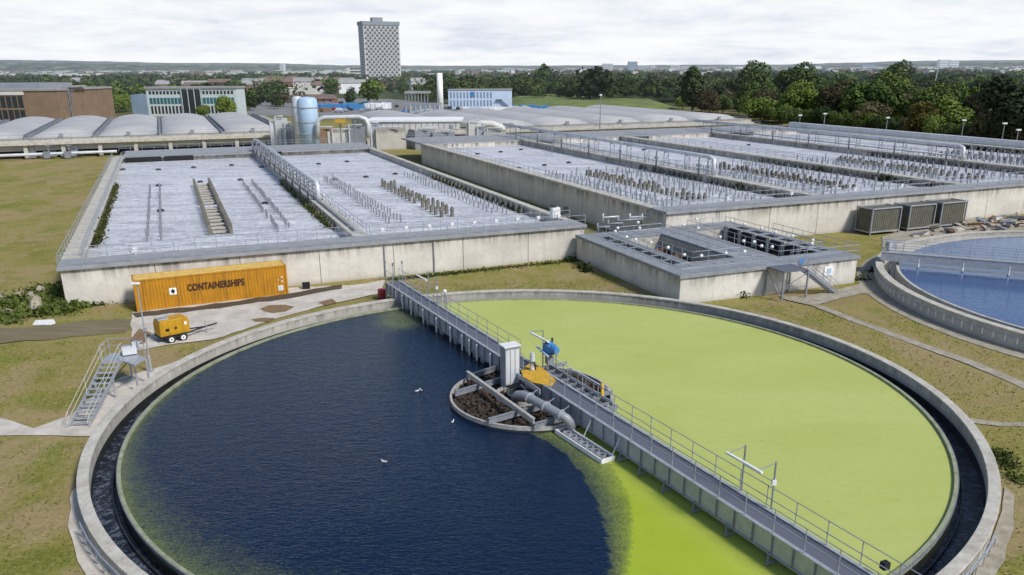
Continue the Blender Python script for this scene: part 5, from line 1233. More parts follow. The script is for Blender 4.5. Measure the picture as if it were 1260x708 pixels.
# separators carry walkways
for i in range(9):
    u = -93.1 + i * 15.3; m = MB(); m.uw(u - .45, u + .45, 235, 318, 4.6, 4.9); m.uw(u - .5, u - .42, 235, 318, 4.9, 5.6); m.uw(u + .42, u + .5, 235, 318, 4.9, 5.6)
    tag(m.build('gantry_walkway', M['galvd']), 'narrow steel walkway in the valley between two left vaulted covers', 'walkway', 'walkways between the vaulted covers')
# yard of valves at the left back
g = random.Random(9)
for i in range(9):
    x = 25 + i * 8.5; p = at(x, 196 - g.uniform(0, 4)); o = wthing('valve_group', p, 'cluster of grey valves and pipework behind the left grass field', 'valve', 'valve clusters behind the left grass field')
    m = MB(); m.box(p + Vector((0, 0, 1.0)), (1.4, 1.2, 1.6), .2); m.tube([p + Vector((-1.6, 0, .8)), p + Vector((1.8, .2, .8))], .4, 8); m.tube([p + Vector((.5, 0, 1)), p + Vector((.5, 0, 3.2))], .15, 6); m.build('body', M['galvd' if i % 3 else 'galv'], o)
    m = MB(); m.box(p + Vector((.5, 0, 3.2)), (1.1, .8, .15), .5); m.build('handwheel', M['galvd'], o)
# silos
def silo(px, top, wpx, mat, label, group='silos'):
    u, w = UWof(at(px, 172, 3.8)); p = W(u, w + 3, 0); r = wpx / 2 / F * p.y; h = hgt(p, top)
    o = wthing('silo', p, label, 'silo', group)
    m = MB(); m.lathe(p, [(0, 0), (r, 0), (r, h - .8), (r * .8, h - .25), (0, h)], 28); m.build('vessel', M[mat], o, True)
    for f in (.35, .55, .8): m = MB(); m.lathe(p, [(r + .03, h * f), (r + .12, h * f + .05), (r + .12, h * f + .3), (r + .03, h * f + .35)], 28); m.build('band', M['galv'], o)
    m = MB(); a = p + Vector((-r - .2, -.3, 0)); m.tube([a + Vector((0, 0, 0)), a + Vector((0, 0, h))], .06, 5); m.tube([a + Vector((-.5, 0, 0)), a + Vector((-.5, 0, h))], .06, 5)
    for k in range(int(h)): m.tube([a + Vector((0, 0, k)), a + Vector((-.5, 0, k))], .04, 4)
    m.build('ladder', M['galvd'], o); return p, r, h
p1, r1, h1 = silo(384, 119, 23, 'paleb', 'pale blue silo standing behind the second lower lane')
silo(372, 118, 12, 'pipew', 'narrow white silo directly left of the pale blue silo')
SB = wthing('process_pipe', p1, 'white elbow pipe looping from the pale blue silo to the long white shed', 'pipe')
P = [at(392, 170, 4.0), at(391, 152, 7.5), at(393, 146, 8.6), at(400, 145, 8.8), at(440, 144, 8.8), at(450, 147, 8.3), at(453, 158, 6.0), at(453, 168, 4.0)]
P = [Vector((q.x * p1.y / q.y, p1.y, 0)) for q in P]
def on_y(px, py, y): a, b, c = ray(px, py); t = y / b; return Vector((a * t, y, CH + c * t))
P = [on_y(x, y, p1.y - 3) for x, y in ((391, 172), (391, 152), (393, 147), (399, 145), (442, 144), (450, 147), (453, 153), (453, 170))]
m = MB(); m.tube(P, .55, 12); m.build('pipe', M['pipew'], SB, True)
m = MB()
for x in (418, 436): q = on_y(x, 146, p1.y - 3); m.tube([Vector((q.x, q.y, 0)), q], .18, 6)
m.build('support', M['galvd'], SB)
m = MB(); q0, q1 = on_y(412, 149, p1.y - 4), on_y(425, 149, p1.y - 4); m.beam(q0, q1, .1, .9); tag(m.build('yellow_banner', M['amber']), 'small yellow sign under the white elbow pipe', 'sign')
for k, (x, y, w_, h_, mt) in enumerate(((345, 150, 3, 6, 'pipew'), (350, 166, 2, 3, 'galv'), (356, 160, 2.5, 4.5, 'galvd'), (338, 158, 2.2, 5, 'pipew'), (400, 166, 6, 3, 'brickf'), (420, 162, 7, 2.4, 'rend'), (438, 165, 5, 3.5, 'galvd'), (462, 166, 3, 4, 'galv'), (480, 163, 8, 3, 'back'), (520, 166, 5, 2.5, 'galvd'), (583, 160, 4, 4.5, 'rend'), (592, 166, 3, 3, 'galv'), (608, 163, 6, 2.5, 'back'), (545, 172, 6, 2, 'galvd'))):
    q = on_y(x, y, p1.y + (8 if x < 360 else 12)); o = wthing('plant_unit', Vector((q.x, q.y, 0)), 'small boxy plant unit among the pipework behind the basins', 'plant unit', 'plant units behind the basins')
    m = MB(); m.box((q.x, q.y, h_ / 2 + 1.2), (w_, 2.5, h_ + 2.4), .1 * (k % 5)); m.build('body', M[mt], o)
    m = MB(); m.tube([(q.x - w_ * .3, q.y - 1.6, 0), (q.x - w_ * .3, q.y - 1.6, h_ + 3), (q.x + w_ * .4, q.y - 1.6, h_ + 3)], .22, 6); m.build('pipe', M['pipew'], o)
# long white shed
def bld(name, px0, px1, ybase, ytop, depth, wall, roof, label, cat='building', yy=None, overhang=.4, roofh=.5, group=None):
    """front face between two pixel columns, standing at the distance where its foot meets the ground"""
    a = at(px0, ybase) if yy is None else None
    if yy is not None: Y = yy
    else: Y = a.y
    A = on_y(px0, ybase, Y); Bq = on_y(px1, ybase, Y); A.z = Bq.z = 0; h = hgt((A + Bq) / 2, ytop)
    o = wthing(name, A, label, cat, group)
    m = MB(); m.span(A.x, Bq.x, Y, Y + depth, 0, h); m.build('wall', M[wall], o)
    m = MB(); m.span(A.x - overhang, Bq.x + overhang, Y - overhang, Y + depth + overhang, h + .01, h + roofh); m.build('roof', M[roof], o)
    return o, A, Bq, h, Y
o, A, Bq, h, Y = bld('white_shed', 452, 566, 175, 150, 14, 'rend', 'roofw', 'long low white-roofed shed behind the basins', yy=232)
m = MB()
for i in range(16): x = A.x + 1 + i * (Bq.x - A.x - 2) / 15; m.box((x, Y - .05, h - 1.6), (.12, .1, 2.6))
m.build('mullion', M['galvd'], o)
m = MB(); q0 = on_y(566, 152, Y + 2); m.tube([q0, q0 + Vector((9, 0, -.3)), q0 + Vector((11.5, 0, -1.2)), q0 + Vector((11.8, 0, -5))], 1.0, 12); tag(m.build('fat_pipe', M['rend'], None, True), 'fat grey pipe leaving the right end of the white shed', 'pipe')
# ------------------------------------------------------------------ buildings
def windows(parent, x0, x1, z0, z1, Y, nx, nz, mat='glassd', fx=.7, fz=.65, cap=100, name='window'):
    sx, sz = (x1 - x0) / nx, (z1 - z0) / nz; k = 0; rest = MB()
    me = MB().box((0, 0, 0), (sx * fx, .12, sz * fz)).mesh(name, M[mat])
    for j in range(nz):
        for i in range(nx):
            p = Vector((x0 + sx * (i + .5), Y - .03, z1 - sz * (j + .5)))
            if k < cap:
                q = link(name, me, parent); q.location = p - parent.location
            else: rest.box(p, (sx * fx, .12, sz * fz))
            k += 1
    if rest.v: tag(rest.build(name + 's', M[mat], parent), kind='stuff')
# tower
def rotbuild(px, ybase, wm, dm, ang, ytop, label, name, cat):
    c = at(px, ybase); o = empty(name, c, ang, label, cat); return o, c, hgt(c, ytop)
tw, c, h = rotbuild(473, 108, 0, 0, R(-24) * -1 + AZ * 0, 31, 'tall slab office tower with a black and white triangle-patterned face', 'office_tower', 'tower')
FW, FD = 42.0, 19.0
tw.rotation_euler.z = R(27); tw.location = Vector((c.x, c.y, 0))
m = MB(); m.box((0, FD / 2, h / 2), (FW, FD, h)); m.build('wall', M['tower'], tw)
m = MB(); m.box((0, FD / 2, h + 1.8), (FW + 1.6, FD + 1.6, 4.0)); m.build('parapet', M['towert'], tw)
m = MB(); m.box((-2, FD / 2, h + 6.0), (12, 8, 4.4)); m.build('plant_room', M['towert'], tw)
cols, rows = 15, 21; sx, sz = (FW - 2.4) / cols, (h - 8) / rows; trA = MB()
def tri(i, j, inv):
    x0, z0 = -FW / 2 + 1.2 + sx * i, h - 1.2 - sz * (j + 1)
    k = .08
    if inv: q = [(x0 + sx * .3, z0 + sz * .62), (x0 + sx * .7, z0 + sz * .62), (x0 + sx * .55, z0 + sz * .3), (x0 + sx * .45, z0 + sz * .3)]
    else: q = [(x0 + sx * .12, z0 + sz * .97), (x0 + sx * .88, z0 + sz * .97), (x0 + sx * 1.08, z0 + sz * .03), (x0 - sx * .08, z0 + sz * .03)]
    return q
rest = MB(); k = 0
for j in range(rows):
    for i in range(cols):
        q = tri(i, j, (i + j) % 2); vs = [(x, -.12, z) for x, z in q] + [(x, .1, z) for x, z in q]; fs = [(0, 1, 2, 3), (4, 7, 6, 5), (0, 4, 5, 1), (1, 5, 6, 2), (2, 6, 7, 3), (3, 7, 4, 0)]
        if k < 100: m = MB(); m.add(vs, fs); m.build('window', M['towerd'], tw)
        else: rest.add(vs, fs)
        k += 1
tag(rest.build('windows', M['towerd'], tw), kind='stuff')
m = MB()
for j in range(rows): m.box((-FW / 2 - .06, FD / 2, h - 1.2 - sz * (j + .5)), (.1, FD - 5, sz * .45))
m.build('side_glazing', M['towert'], tw)
m = MB(); m.box((6, -1.5, 4), (FW * .8, 3, 8)); m.build('podium', M['brickr'], tw)
# small pale block left of it
o, A, Bq, h, Y = bld('pale_block', 427, 446, 103, 83, 18, 'rend', 'roofg', 'small pale block directly left of the tall tower'); windows(o, A.x + 6, Bq.x, 2, h, Y, 3, 5, fx=.95, fz=.45)
# teal office block
o = None; A = at(163, 140); Bq = at(293, 134); d = Vector((Bq.x - A.x, Bq.y - A.y, 0)); 
Y = 395; A = on_y(165, 141, Y); Bq = on_y(293, 138, Y); A.z = Bq.z = 0; h = hgt(A, 109.5)
o = wthing('office_block', A, 'long three-storey office block with teal glazing behind the left vaults', 'building')
m = MB(); m.span(A.x + 7, Bq.x, Y, Y + 13, 0, h); m.build('wall', M['tealf'], o)
m = MB(); m.span(A.x + 6.5, Bq.x + .5, Y - .6, Y + 13.5, h + .01, h + .8); m.build('roof', M['roofg'], o)
m = MB(); m.span(A.x, A.x + 6.9, Y - 1, Y + 12, 0, h - 2.6); m.build('stair_tower', M['blueg'], o)
windows(o, A.x + 8, Bq.x - 1, h - 3.2, h - .4, Y, 24, 1, 'glassd', .62, .5, 100)
windows(o, A.x + 8, Bq.x - 1, h - 7.2, h - 3.6, Y, 24, 1, 'teal', .78, .75, 100, 'teal_window')
windows(o, A.x + 8, Bq.x - 1, h - 11.4, h - 7.4, Y, 24, 1, 'glassd', .55, .85, 100, 'lower_window')
m = MB(); xm = A.x + 7 + (Bq.x - A.x - 7) * .5; m.span(xm - 4.5, xm + 4.5, Y - .4, Y - .08, 0, h - .5); m.build('entrance_bay', M['glassd'], o)
m = MB()
for i in range(4): m.box((xm - 4.4 + i * 2.95, Y - .5, h / 2), (.3, .2, h)); 
m.build('entrance_frame', M['tealf'], o)
# brown brick hall far left
Y = 335; A = on_y(-60, 150, Y); Bq = on_y(76, 146, Y); A.z = Bq.z = 0; h = hgt(Bq, 112)
o = wthing('brick_hall', Bq, 'brown brick hall with tall dark windows at the far left', 'building')
m = MB(); m.span(A.x, Bq.x, Y, Y + 46, 0, h); m.build('wall', M['brickf'], o)
m = MB(); m.span(A.x, Bq.x + .4, Y - .4, Y + 46.4, h + .01, h + .7); m.build('roof', M['roofg'], o)
m = MB(); m.span(A.x, Bq.x - 14, Y + 14, Y + 40, h + .71, h + 2.6); m.build('raised_roof', M['towert'], o)
xr = on_y(30, 130, Y).x; windows(o, A.x, xr, 1.2, h - 1.6, Y, 13, 2, 'glassd', .8, .85, 100)
m = MB(); m.span(A.x, xr + .6, Y - .3, Y - .01, h - 1.5, h - .2); m.build('pale_band', M['rend'], o)
Y2 = Y + 10; A2 = on_y(78, 146, Y2); B2_ = on_y(92, 140, Y2); h2 = hgt(Vector((A2.x, Y2, 0)), 107)
m = MB(); m.span(Bq.x + .01, B2_.x, Y + 8, Y + 20, 0, h2 * .98); m.build('wing_wall', M['brickf'], o)
m = MB(); m.span(Bq.x + .3, B2_.x - 1.6, Y + 7.7, Y + 7.97, 2, h2 - 1); m.build('wing_glazing', M['glassd'], o)
m = MB()
for i in range(4):
    x = Bq.x + .6 + i * (B2_.x - Bq.x - 2.6) / 3; m.box((x, Y + 7.4, h2 / 2), (.35, .35, h2)); m.beam((x, Y + 7.3, 4), (x + 2.2, Y + 7.3, h2 - 1), .2, .2)
m.build('wing_frame', M['galvd'], o)
m = MB(); m.span(Bq.x + 2, B2_.x + .3, Y + 8, Y + 20, h2 * .98 + .01, h2 + .5); m.build('wing_roof', M['roofg'], o)
# blue and white building
Y = 455; A = on_y(552, 134, Y); Bq = on_y(607, 132, Y); Cq = on_y(630, 131, Y); h = hgt(Vector((A.x, Y, 0)), 111.5)
o = wthing('two_storey_office', Vector((A.x, Y, 0)), 'pale blue and white two-storey office beside the white chimney', 'building')
m = MB(); m.span(A.x, Cq.x, Y, Y + 14, 0, h); m.build('wall', M['bluep'], o)
m = MB(); m.span(A.x - .3, Cq.x + .3, Y - .3, Y + 14.3, h + .01, h + .5); m.build('roof', M['roofg'], o)
windows(o, A.x + .5, Bq.x - .3, .8, h - .4, Y, 13, 2, 'blueg', .5, .75)
m = MB(); m.beam((Bq.x + 4, Y - .7, 4.6), (Cq.x - 1, Y - .7, .4), .9, .3); m.box((Bq.x + 3, Y - .7, 4.6), (3, 1.2, .3)); m.build('outside_stair', M['dark'], o)
m = MB(); m.box(((A.x + Bq.x) / 2 + 1, Y - .2, h - 2), (1.8, .2, 2.4)); m.build('blue_panel', M['blue'], o)
# chimney
p = on_y(542, 131, 405); p.z = 0; h = hgt(p, 90); o = wthing('chimney', p, 'plain white chimney stack standing beside the pale blue office', 'chimney')
m = MB(); m.lathe(p, [(0, 0), (1.5, 0), (1.35, h), (1.0, h), (0, h - .1)], 20); m.build('stack', M['roofw'], o, True)
# steel frame with vertical pipes
p0, p1_ = on_y(500, 150, 300), on_y(541, 150, 300); o = wthing('pipe_rack', Vector((p0.x, 300, 0)), 'grey steel pipe rack with many upright pipes below the chimney', 'pipe rack')
for i in range(8):
    x = p0.x + (p1_.x - p0.x) * i / 7; hh = hgt(Vector((x, 300, 0)), 127); m = MB()
    m.tube([(x, 300, 0), (x, 300, hh)], .28, 8); m.tube([(x, 303, 0), (x, 303, hh - 1.2)], .2, 6); m.build('upright_pipe', M['galv' if i % 2 else 'blueg'], o)
m = MB(); m.beam((p0.x - 1, 300, hh - .2), (p1_.x + 1, 300, hh - .2), .5, .5); m.beam((p0.x - 1, 300, hh * .55), (p1_.x + 1, 300, hh * .55), .4, .4); m.build('cross_beam', M['galvd'], o)
p0, p1_ = on_y(498, 130, 352), on_y(528, 130, 352); o = wthing('open_frame_shed', Vector((p0.x, 352, 0)), 'open-sided grey shed on columns above the pipe rack', 'shed')
hh = hgt(Vector((p0.x, 352, 0)), 113); m = MB(); m.span(p0.x, p1_.x, 352, 362, hh - .8, hh); m.build('roof', M['roofg'], o)
for i in range(8): x = p0.x + .5 + (p1_.x - p0.x - 1) * i / 7; m = MB(); m.box((x, 352.5, (hh - .8) / 2), (.4, .4, hh - .8)); m.build('column', M['galvd'], o)
# car park / building site clutter
g = random.Random(21)
veh = {}
def car_mesh(mat):
    m = MB(); prism(m, [(-2.1, .35), (2.1, .35), (2.1, .85), (1.3, .95), (.7, 1.42), (-1.1, 1.45), (-1.8, .95), (-2.1, .9)], -.85, .85); return m.mesh('body', M[mat])
for i in range(46):
    x = g.uniform(395, 500) if i < 24 else g.uniform(545, 690); y = g.uniform(128, 139) if x < 500 else g.uniform(130.5, 137)
    p = at(x, y); mt = g.choice(['white', 'grey', 'dark', 'red', 'blue', 'galv', 'white'])
    if mt not in veh: veh[mt] = car_mesh(mt)
    nm = {'white': 'white', 'grey': 'grey', 'dark': 'black', 'red': 'red', 'blue': 'blue', 'galv': 'silver'}[mt]
    o = empty('parked_car', p, g.choice([0, PI / 2]) + g.uniform(-.2, .2), 'tiny %s car parked in the yard near the chimney' % nm, 'car', 'cars parked in the yard'); link('body', veh[mt], o)
    w_ = MB()
    for a in (-1.3, 1.3):
        for b in (-.82, .82): w_.tube([(a, b - .1, .33), (a, b + .1, .33)], .33, 8)
    if 'wh' not in veh: veh['wh'] = w_.mesh('wheels', M['rubber'])
    link('wheels', veh['wh'], o)
for k, (x, y, w_, d, h_, mt, lab) in enumerate(((418, 131, 26, 8, 3.4, 'blue', 'blue tarpaulin-covered stack in the yard left of the pipe rack'), (445, 128, 14, 8, 3.2, 'teal', 'dark teal covered stack in the yard'), (465, 130, 14, 6, 3.6, 'roofw', 'white covered heap in the yard'), (400, 127, 10, 8, 3, 'galvd', 'grey stack of materials in the yard'), (392, 134, 12, 6, 2.4, 'brickf', 'brown stack of materials in the yard'), (660, 133, 16, 5, 3.6, 'blue', 'blue lorry body parked by the grass bank'), (621, 133, 22, 3, 2.6, 'roofw', 'long white trailer parked right of the pale blue office'), (642, 134, 9, 3, 3.4, 'rend', 'pale cabin parked right of the long white trailer'))):
    p = at(x, y + 4); o = wthing('covered_stack', p, lab, 'stack'); gg = random.Random(k)
    m = MB(); n = 7
    for i in range(n):
        xx = p.x + (i - n / 2 + .5) * w_ / n; m.box((xx, p.y + gg.uniform(-1, 1), h_ * .35 * gg.uniform(.8, 1.3)), (w_ / n * 1.05, d, h_ * gg.uniform(.6, 1.0)), gg.uniform(-.08, .08))
    m.build('cover', M[mt], o)
# ------------------------------------------------------------------ houses
def house(x, ybase, wm, wall, roof, label, group=None, storeys=2, ang=0, depth=9, p=None):
    p = at(x, ybase) if p is None else p; h = 2.7 * storeys
    o = empty('house', (p.x, p.y, 0), ang, label, 'house', group)
    m = MB(); m.box((0, 0, h / 2), (wm, depth, h)); m.build('wall', M[wall], o)
    m = MB(); hw, hd = wm / 2 + .4, depth / 2 + .4; r = 2.6
    m.add([(-hw, -hd, h), (hw, -hd, h), (hw, hd, h), (-hw, hd, h), (-hw + 1.5, 0, h + r), (hw - 1.5, 0, h + r)], [(0, 1, 5, 4), (2, 3, 4, 5), (0, 4, 3), (1, 2, 5), (3, 2, 1, 0)]); m.build('roof', M[roof], o)
    me = None
    for j in range(storeys):
        for i in range(max(2, int(wm / 4))):
            if me is None: me = MB().box((0, 0, 0), (1.3, .1, 1.3)).mesh('window', M['glassd'])
            q = link('window', me, o); q.location = (-wm / 2 + (i + .5) * wm / max(2, int(wm / 4)), -depth / 2 - .03, 1.5 + j * 2.7)
    return o
house(243, 118, 20, 'brickf', 'roofb', 'brown brick house with a hipped roof above the teal office block', None, 3, .2, 16)
house(385, 127, 30, 'brickr', 'roofb', 'low red brick house with a long brown roof behind the pale blue silo', None, 1, -.1)
o, A, Bq, h, Y = bld('terrace', 305, 443, 108, 96.5, 14, 'rend', 'roofg', 'long pale terrace block in the middle distance'); windows(o, A.x + 2, Bq.x - 2, 1, h - .5, Y, 30, 3, 'brickr', .6, .7)
o, A, Bq, h, Y = bld('low_block', 330, 358, 118, 109, 12, 'rend', 'roofw', 'low white-roofed block in front of the long pale terrace')
o, A, Bq, h, Y = bld('low_block', 275, 318, 98, 91, 30, 'roofg', 'roofg', 'wide grey block in the trees left of the long pale terrace')
house(893, 116, 26, 'rend', 'roofg', 'white-gabled house with a long grey roof between the right trees', None, 2, .9, 14)
o = house(948, 120, 18, 'rend', 'roofg', 'pale house with a long lane-side roof between the right trees', None, 2, 1.2, 34)
house(870, 112, 60, 'brickr', 'roofb', 'long reddish roof among the right trees', None, 1, .1, 12)
house(1218, 126, 20, 'brickf', 'roofb', 'brown house half hidden in the right woodland', None, 1, .2)
house(794, 99, 34, 'roofw', 'roofw', 'long white-roofed building beyond the right woodland', None, 1, .1, 20)
# distant city blocks on the skyline
for k, (x0, x1, yt, D, mt, nm) in enumerate(((742, 754, 78.5, 2600, 'rend', 'a'), (773, 784, 76, 2900, 'blueg', 'b'), (785, 799, 80.5, 2700, 'tower', 'c'), (800, 806, 81, 2600, 'rend', 'd'), (825, 836, 80, 2500, 'rend', 'e'), (838, 848, 82, 2500, 'tower', 'f'), (1155, 1164, 73.5, 3300, 'roofw', 'g'), (1168, 1178, 74, 3300, 'roofw', 'h'), (345, 350, 78, 3200, 'rend', 'i'), (1060, 1075, 80, 3000, 'blueg', 'j'), (905, 935, 82.5, 3000, 'roofw', 'k'), (980, 1010, 82, 2900, 'roofw', 'l'), (620, 632, 84, 2300, 'tower', 'm'))):
    A = on_y(x0, 90, D); Bq = on_y(x1, 90, D); h = hgt(Vector((A.x, D, 0)), yt); o = wthing('distant_block', Vector((A.x, D, 0)), 'tiny pale block on the far skyline', 'building', 'blocks on the far skyline')
    m = MB(); m.span(A.x, Bq.x, D, D + 25, 0, h); m.build('wall', M[mt], o)
    if (x1 - x0) < 20:
        m = MB()
        for j in range(5): m.span(A.x + 2, Bq.x - 2, D - .5, D - .1, h * (.15 + j * .17), h * (.22 + j * .17))
        m.build('window_band', M['blueg'], o)
# ------------------------------------------------------------------ far hills
m = MB(); xs = list(range(-900, 2200, 25)); g = np.random.default_rng(3)
def hill(xs, D, ys, name, jit, seed):
    g = np.random.default_rng(seed); m = MB(); top = []; bot = []; bk = []
    for x in xs:
        y = np.interp(x, [k for k, _ in ys], [v for _, v in ys]) + g.uniform(-jit, jit); p = on_y(x, y, D); top.append(p); bot.append(Vector((p.x * .9, D * .9, -1))); bk.append(Vector((p.x * 1.1, D * 1.1, p.z * .6)))
    n = len(xs); m.add(bot + top + bk, [(i, i + 1, n + i + 1, n + i) for i in range(n - 1)] + [(n + i, n + i + 1, 2 * n + i + 1, 2 * n + i) for i in range(n - 1)]); tag(m.build(name, M['hill'], None, True), kind='structure')
YS = [(-900, 76), (0, 74), (100, 75), (200, 77.5), (330, 78), (420, 80.5), (650, 81), (860, 80), (960, 79.5), (1060, 77), (1130, 75), (1260, 74), (2200, 75)]
hill(range(-900, 2200, 12), 9000, YS, 'hills', .35, 3)
hill(range(-900, 2200, 9), 5200, [(k, v + 3.2) for k, v in YS], 'hills', .7, 4)
# ------------------------------------------------------------------ grass bank and lamp masts
bp = [at(x, y) for x, y in ((628, 136), (700, 136), (780, 137), (836, 134), (812, 126), (740, 123), (660, 119), (622, 119))]
m = MB(); c = sum(bp, Vector()) / len(bp); tp = [p.lerp(c, .18) + Vector((0, 0, 2.6)) for p in bp]; k = len(bp)
m.add(bp + tp, [tuple(range(k, 2 * k))] + [(i, (i + 1) % k, k + (i + 1) % k, k + i) for i in range(k)]); M['bank'] = plain('bank_grass', (.13, .17, .04), 1, 0, .45, .08, True); tag(m.build('grass_bank', M['bank']), kind='structure')
for i, (x, yb, yt) in enumerate(((983, 158, 142), (1013, 160, 140), (1090, 162, 145), (1183, 168, 148), (1232, 176, 152), (1250, 178, 160))):
    u, w = UWof(at(x, yb, 4.5)); p = W(166.5 if i < 4 else 166.5, w * 166.5 / u if 0 else w, 0); p = at(x, yb, 4.5); p.z = 0; h = hgt(p, yt)
    o = empty('lamp_post', p, 0, 'slim lamp post behind the farthest lane, in front of the right trees', 'lamp post', 'lamp posts in front of the right trees')
    m = MB(); m.tube([(0, 0, 0), (0, 0, h)], [.16, .08], 6); m.build('pole', M['galvd'], o); m = MB(); m.box((0, 0, h), (.9, .5, .3)); m.build('lamp_head', M['white'], o)
p = W(*UWof(at(738, 160, 4.5)), 0); h = hgt(p, 117); o = empty('lamp_post', p, 0, 'tall thin mast rising in front of the right vaulted covers', 'lamp post')
m = MB(); m.tube([(0, 0, 0), (0, 0, h)], [.18, .08], 6); m.build('pole', M['galvd'], o); m = MB(); m.box((0, 0, h), (.6, .6, .4)); m.build('lamp_head', M['white'], o)
p = at(1146, 140); p = Vector((p.x, p.y, 0)); h = hgt(p, 74); o = empty('radio_mast', p, 0, 'thin pale mast leaning above the right woodland', 'mast'); m = MB(); m.tube([(-1.2, 0, 0), (0, 0, h)], [.25, .1], 5); m.build('pole', M['white'], o)
# ------------------------------------------------------------------ trees
def crown_data(seed, kind, n=2600):
    g = np.random.default_rng(seed); L = 26; pts = []; nor = []
    if kind == 'tall': ax = np.array([.26, .26, .55])
    elif kind == 'bush': ax = np.array([.62, .62, .42])
    elif kind == 'wide': ax = np.array([.52, .52, .40])
    else: ax = np.array([.42, .42, .46])
    cz = 1 - ax[2] * .92
    C = g.normal(0, 1, (L, 3)); C /= np.linalg.norm(C, axis=1)[:, None]; C *= g.uniform(.35, .85, (L, 1)); C[:, 2] *= .95; C = C * ax
    C[:, 2] += cz; rad = g.uniform(.12, .24, L) * (ax.mean() / .44)
    idx = g.integers(0, L, n); D = g.normal(0, 1, (n, 3)); D[:, 2] += .25; D /= np.linalg.norm(D, axis=1)[:, None]
    P = C[idx] + D * rad[idx, None] * g.uniform(.75, 1.08, (n, 1)); P[:, 2] = np.maximum(P[:, 2], .1)
    return P, D
protos = {}
def crown_mesh(kind, s, mat):
    key = (kind, s, mat)
    if key not in protos:
        n = 6000 if s < 3 else 900; P, N = crown_data(s * 7 + len(kind), kind, n); H = 12.0
        protos[key] = card_mesh('crown', P * H, N, np.random.default_rng(s).uniform(.5, 1.15, len(P)) * (.62 if n > 1000 else 1.6), M[mat], s, .45)
    return protos[key]
tk = MB(); tk.tube([(0, 0, 0), (.1, 0, 3), (-.05, .1, 6), (0, 0, 9)], [.42, .32, .2, .08], 7)
for a in range(5): tk.tube([(0, 0, 3 + a * .8), (1.6 * math.cos(a * 1.9), 1.6 * math.sin(a * 1.9), 5 + a * .8), (2.6 * math.cos(a * 1.9), 2.6 * math.sin(a * 1.9), 6.6 + a * .7)], [.16, .1, .04], 5)
trunk_me = tk.mesh('trunk', M['bark'])
NTREE = 0
SPEC = []
def tree(p, h, kind, mat, label, group, wide=1.0): SPEC.append((1e9 if group is None else h * wide / p.length, p, h, kind, mat, label, group, wide))
def grow(p, h, kind, mat, label, group, wide=1.0, g=random.Random(77)):
    global NTREE
    NTREE += 1
    s = g.randint(0, 2) if p.y < 480 else 3 + g.randint(0, 2)
    o = empty('tree', (p.x, p.y, 0), g.uniform(0, 6.28), label, 'tree', group); k = h / 12.0
    c = link('crown', crown_mesh(kind, s, mat), o); c.scale = (k * wide, k * wide, k)
    if p.y < 520: t_ = link('trunk', trunk_me, o); t_.scale = (k, k, k)
    return o
g = random.Random(5)
TG = 'trees of the right woodland'
LABM = {'leaf0': 'dark green broadleaf tree', 'leaf1': 'mid green broadleaf tree', 'leaf2': 'bright green broadleaf tree', 'leaf3': 'brownish green tree', 'leaf4': 'very dark, almost black-green tree', 'leaf5': 'golden-leaved tree'}
def place(x, yb, yt, kind, mat, where, group, wide=1.0, label=None):
    p = at(x, yb); h = hgt(p, yt); return tree(p, max(4, h), kind, mat, label or (LABM[mat] + ' ' + where), group, wide)
# hand-placed, the ones one can point to
for x, yb, yt, kind, mat, wide, lab in (
    (852, 140, 82, 'tall', 'leaf4', 1.0, 'tall narrow very dark tree above the right vaulted covers'), (732, 128, 84, 'round', 'leaf4', 1.25, 'big dark tree rising above the grass bank'),
    (668, 118, 80, 'tall', 'leaf0', .9, 'small dark pointed tree on the skyline above the grass bank'), (458, 128, 96, 'round', 'leaf2', 1.15, 'willowy bright green tree at the foot of the tall tower'),
    (408, 122, 96, 'round', 'leaf1', 1.0, 'round green tree right of the long pale terrace'), (432, 130, 112, 'round', 'leaf0', .9, 'small dark tree left of the willowy tree'),
    (281, 146, 121, 'round', 'leaf2', 1.3, 'round green tree before the right half of the teal office'), (251, 145, 130, 'bush', 'leaf2', 1.2, 'low green shrub tree before the middle of the teal office'),
    (1165, 172, 122, 'round', 'leaf2', 1.5, 'light green spreading tree beside the right lamp posts'), (1128, 172, 130, 'round', 'leaf5', 1.3, 'golden-orange tree at the front of the right woodland'),
    (1235, 186, 100, 'round', 'leaf4', 1.4, 'big dark tree at the right edge of the photo'), (1215, 185, 118, 'round', 'leaf3', 1.1, 'bare brownish tree with a pale trunk near the right edge'),
    (1010, 152, 128, 'bush', 'leaf2', 1.5, 'yellow-green bush in front of the woodland left of the lamp posts'), (960, 152, 126, 'bush', 'leaf2', 1.6, 'wide bright bush right of the vaulted covers'), (935, 150, 122, 'bush', 'leaf2', 1.6, 'wide bright bush directly behind the last vaulted cover'),
    (930, 135, 82, 'round', 'leaf0', 1.1, 'tall dark green tree between the two right houses'), (978, 138, 82, 'round', 'leaf0', 1.2, 'tall dark green tree right of the lane-side roof'), (1095, 135, 78, 'round', 'leaf0', 1.2, 'dome-shaped dark tree breaking the right skyline'),
    (1090, 140, 92, 'round', 'leaf2', 1.2, 'pale green dome-shaped tree in the middle of the right woodland'), (1065, 165, 128, 'round', 'leaf3', 1.4, 'brownish tree at the front of the right woodland'),
    (95, 128, 98, 'tall', 'leaf4', 1.3, 'dark pointed tree behind the brown brick hall'), (60, 118, 92, 'tall', 'leaf0', 1.2, 'dark tree rising behind the roof of the brick hall')):
    place(x, yb, yt, kind, mat, '', None, wide, lab)
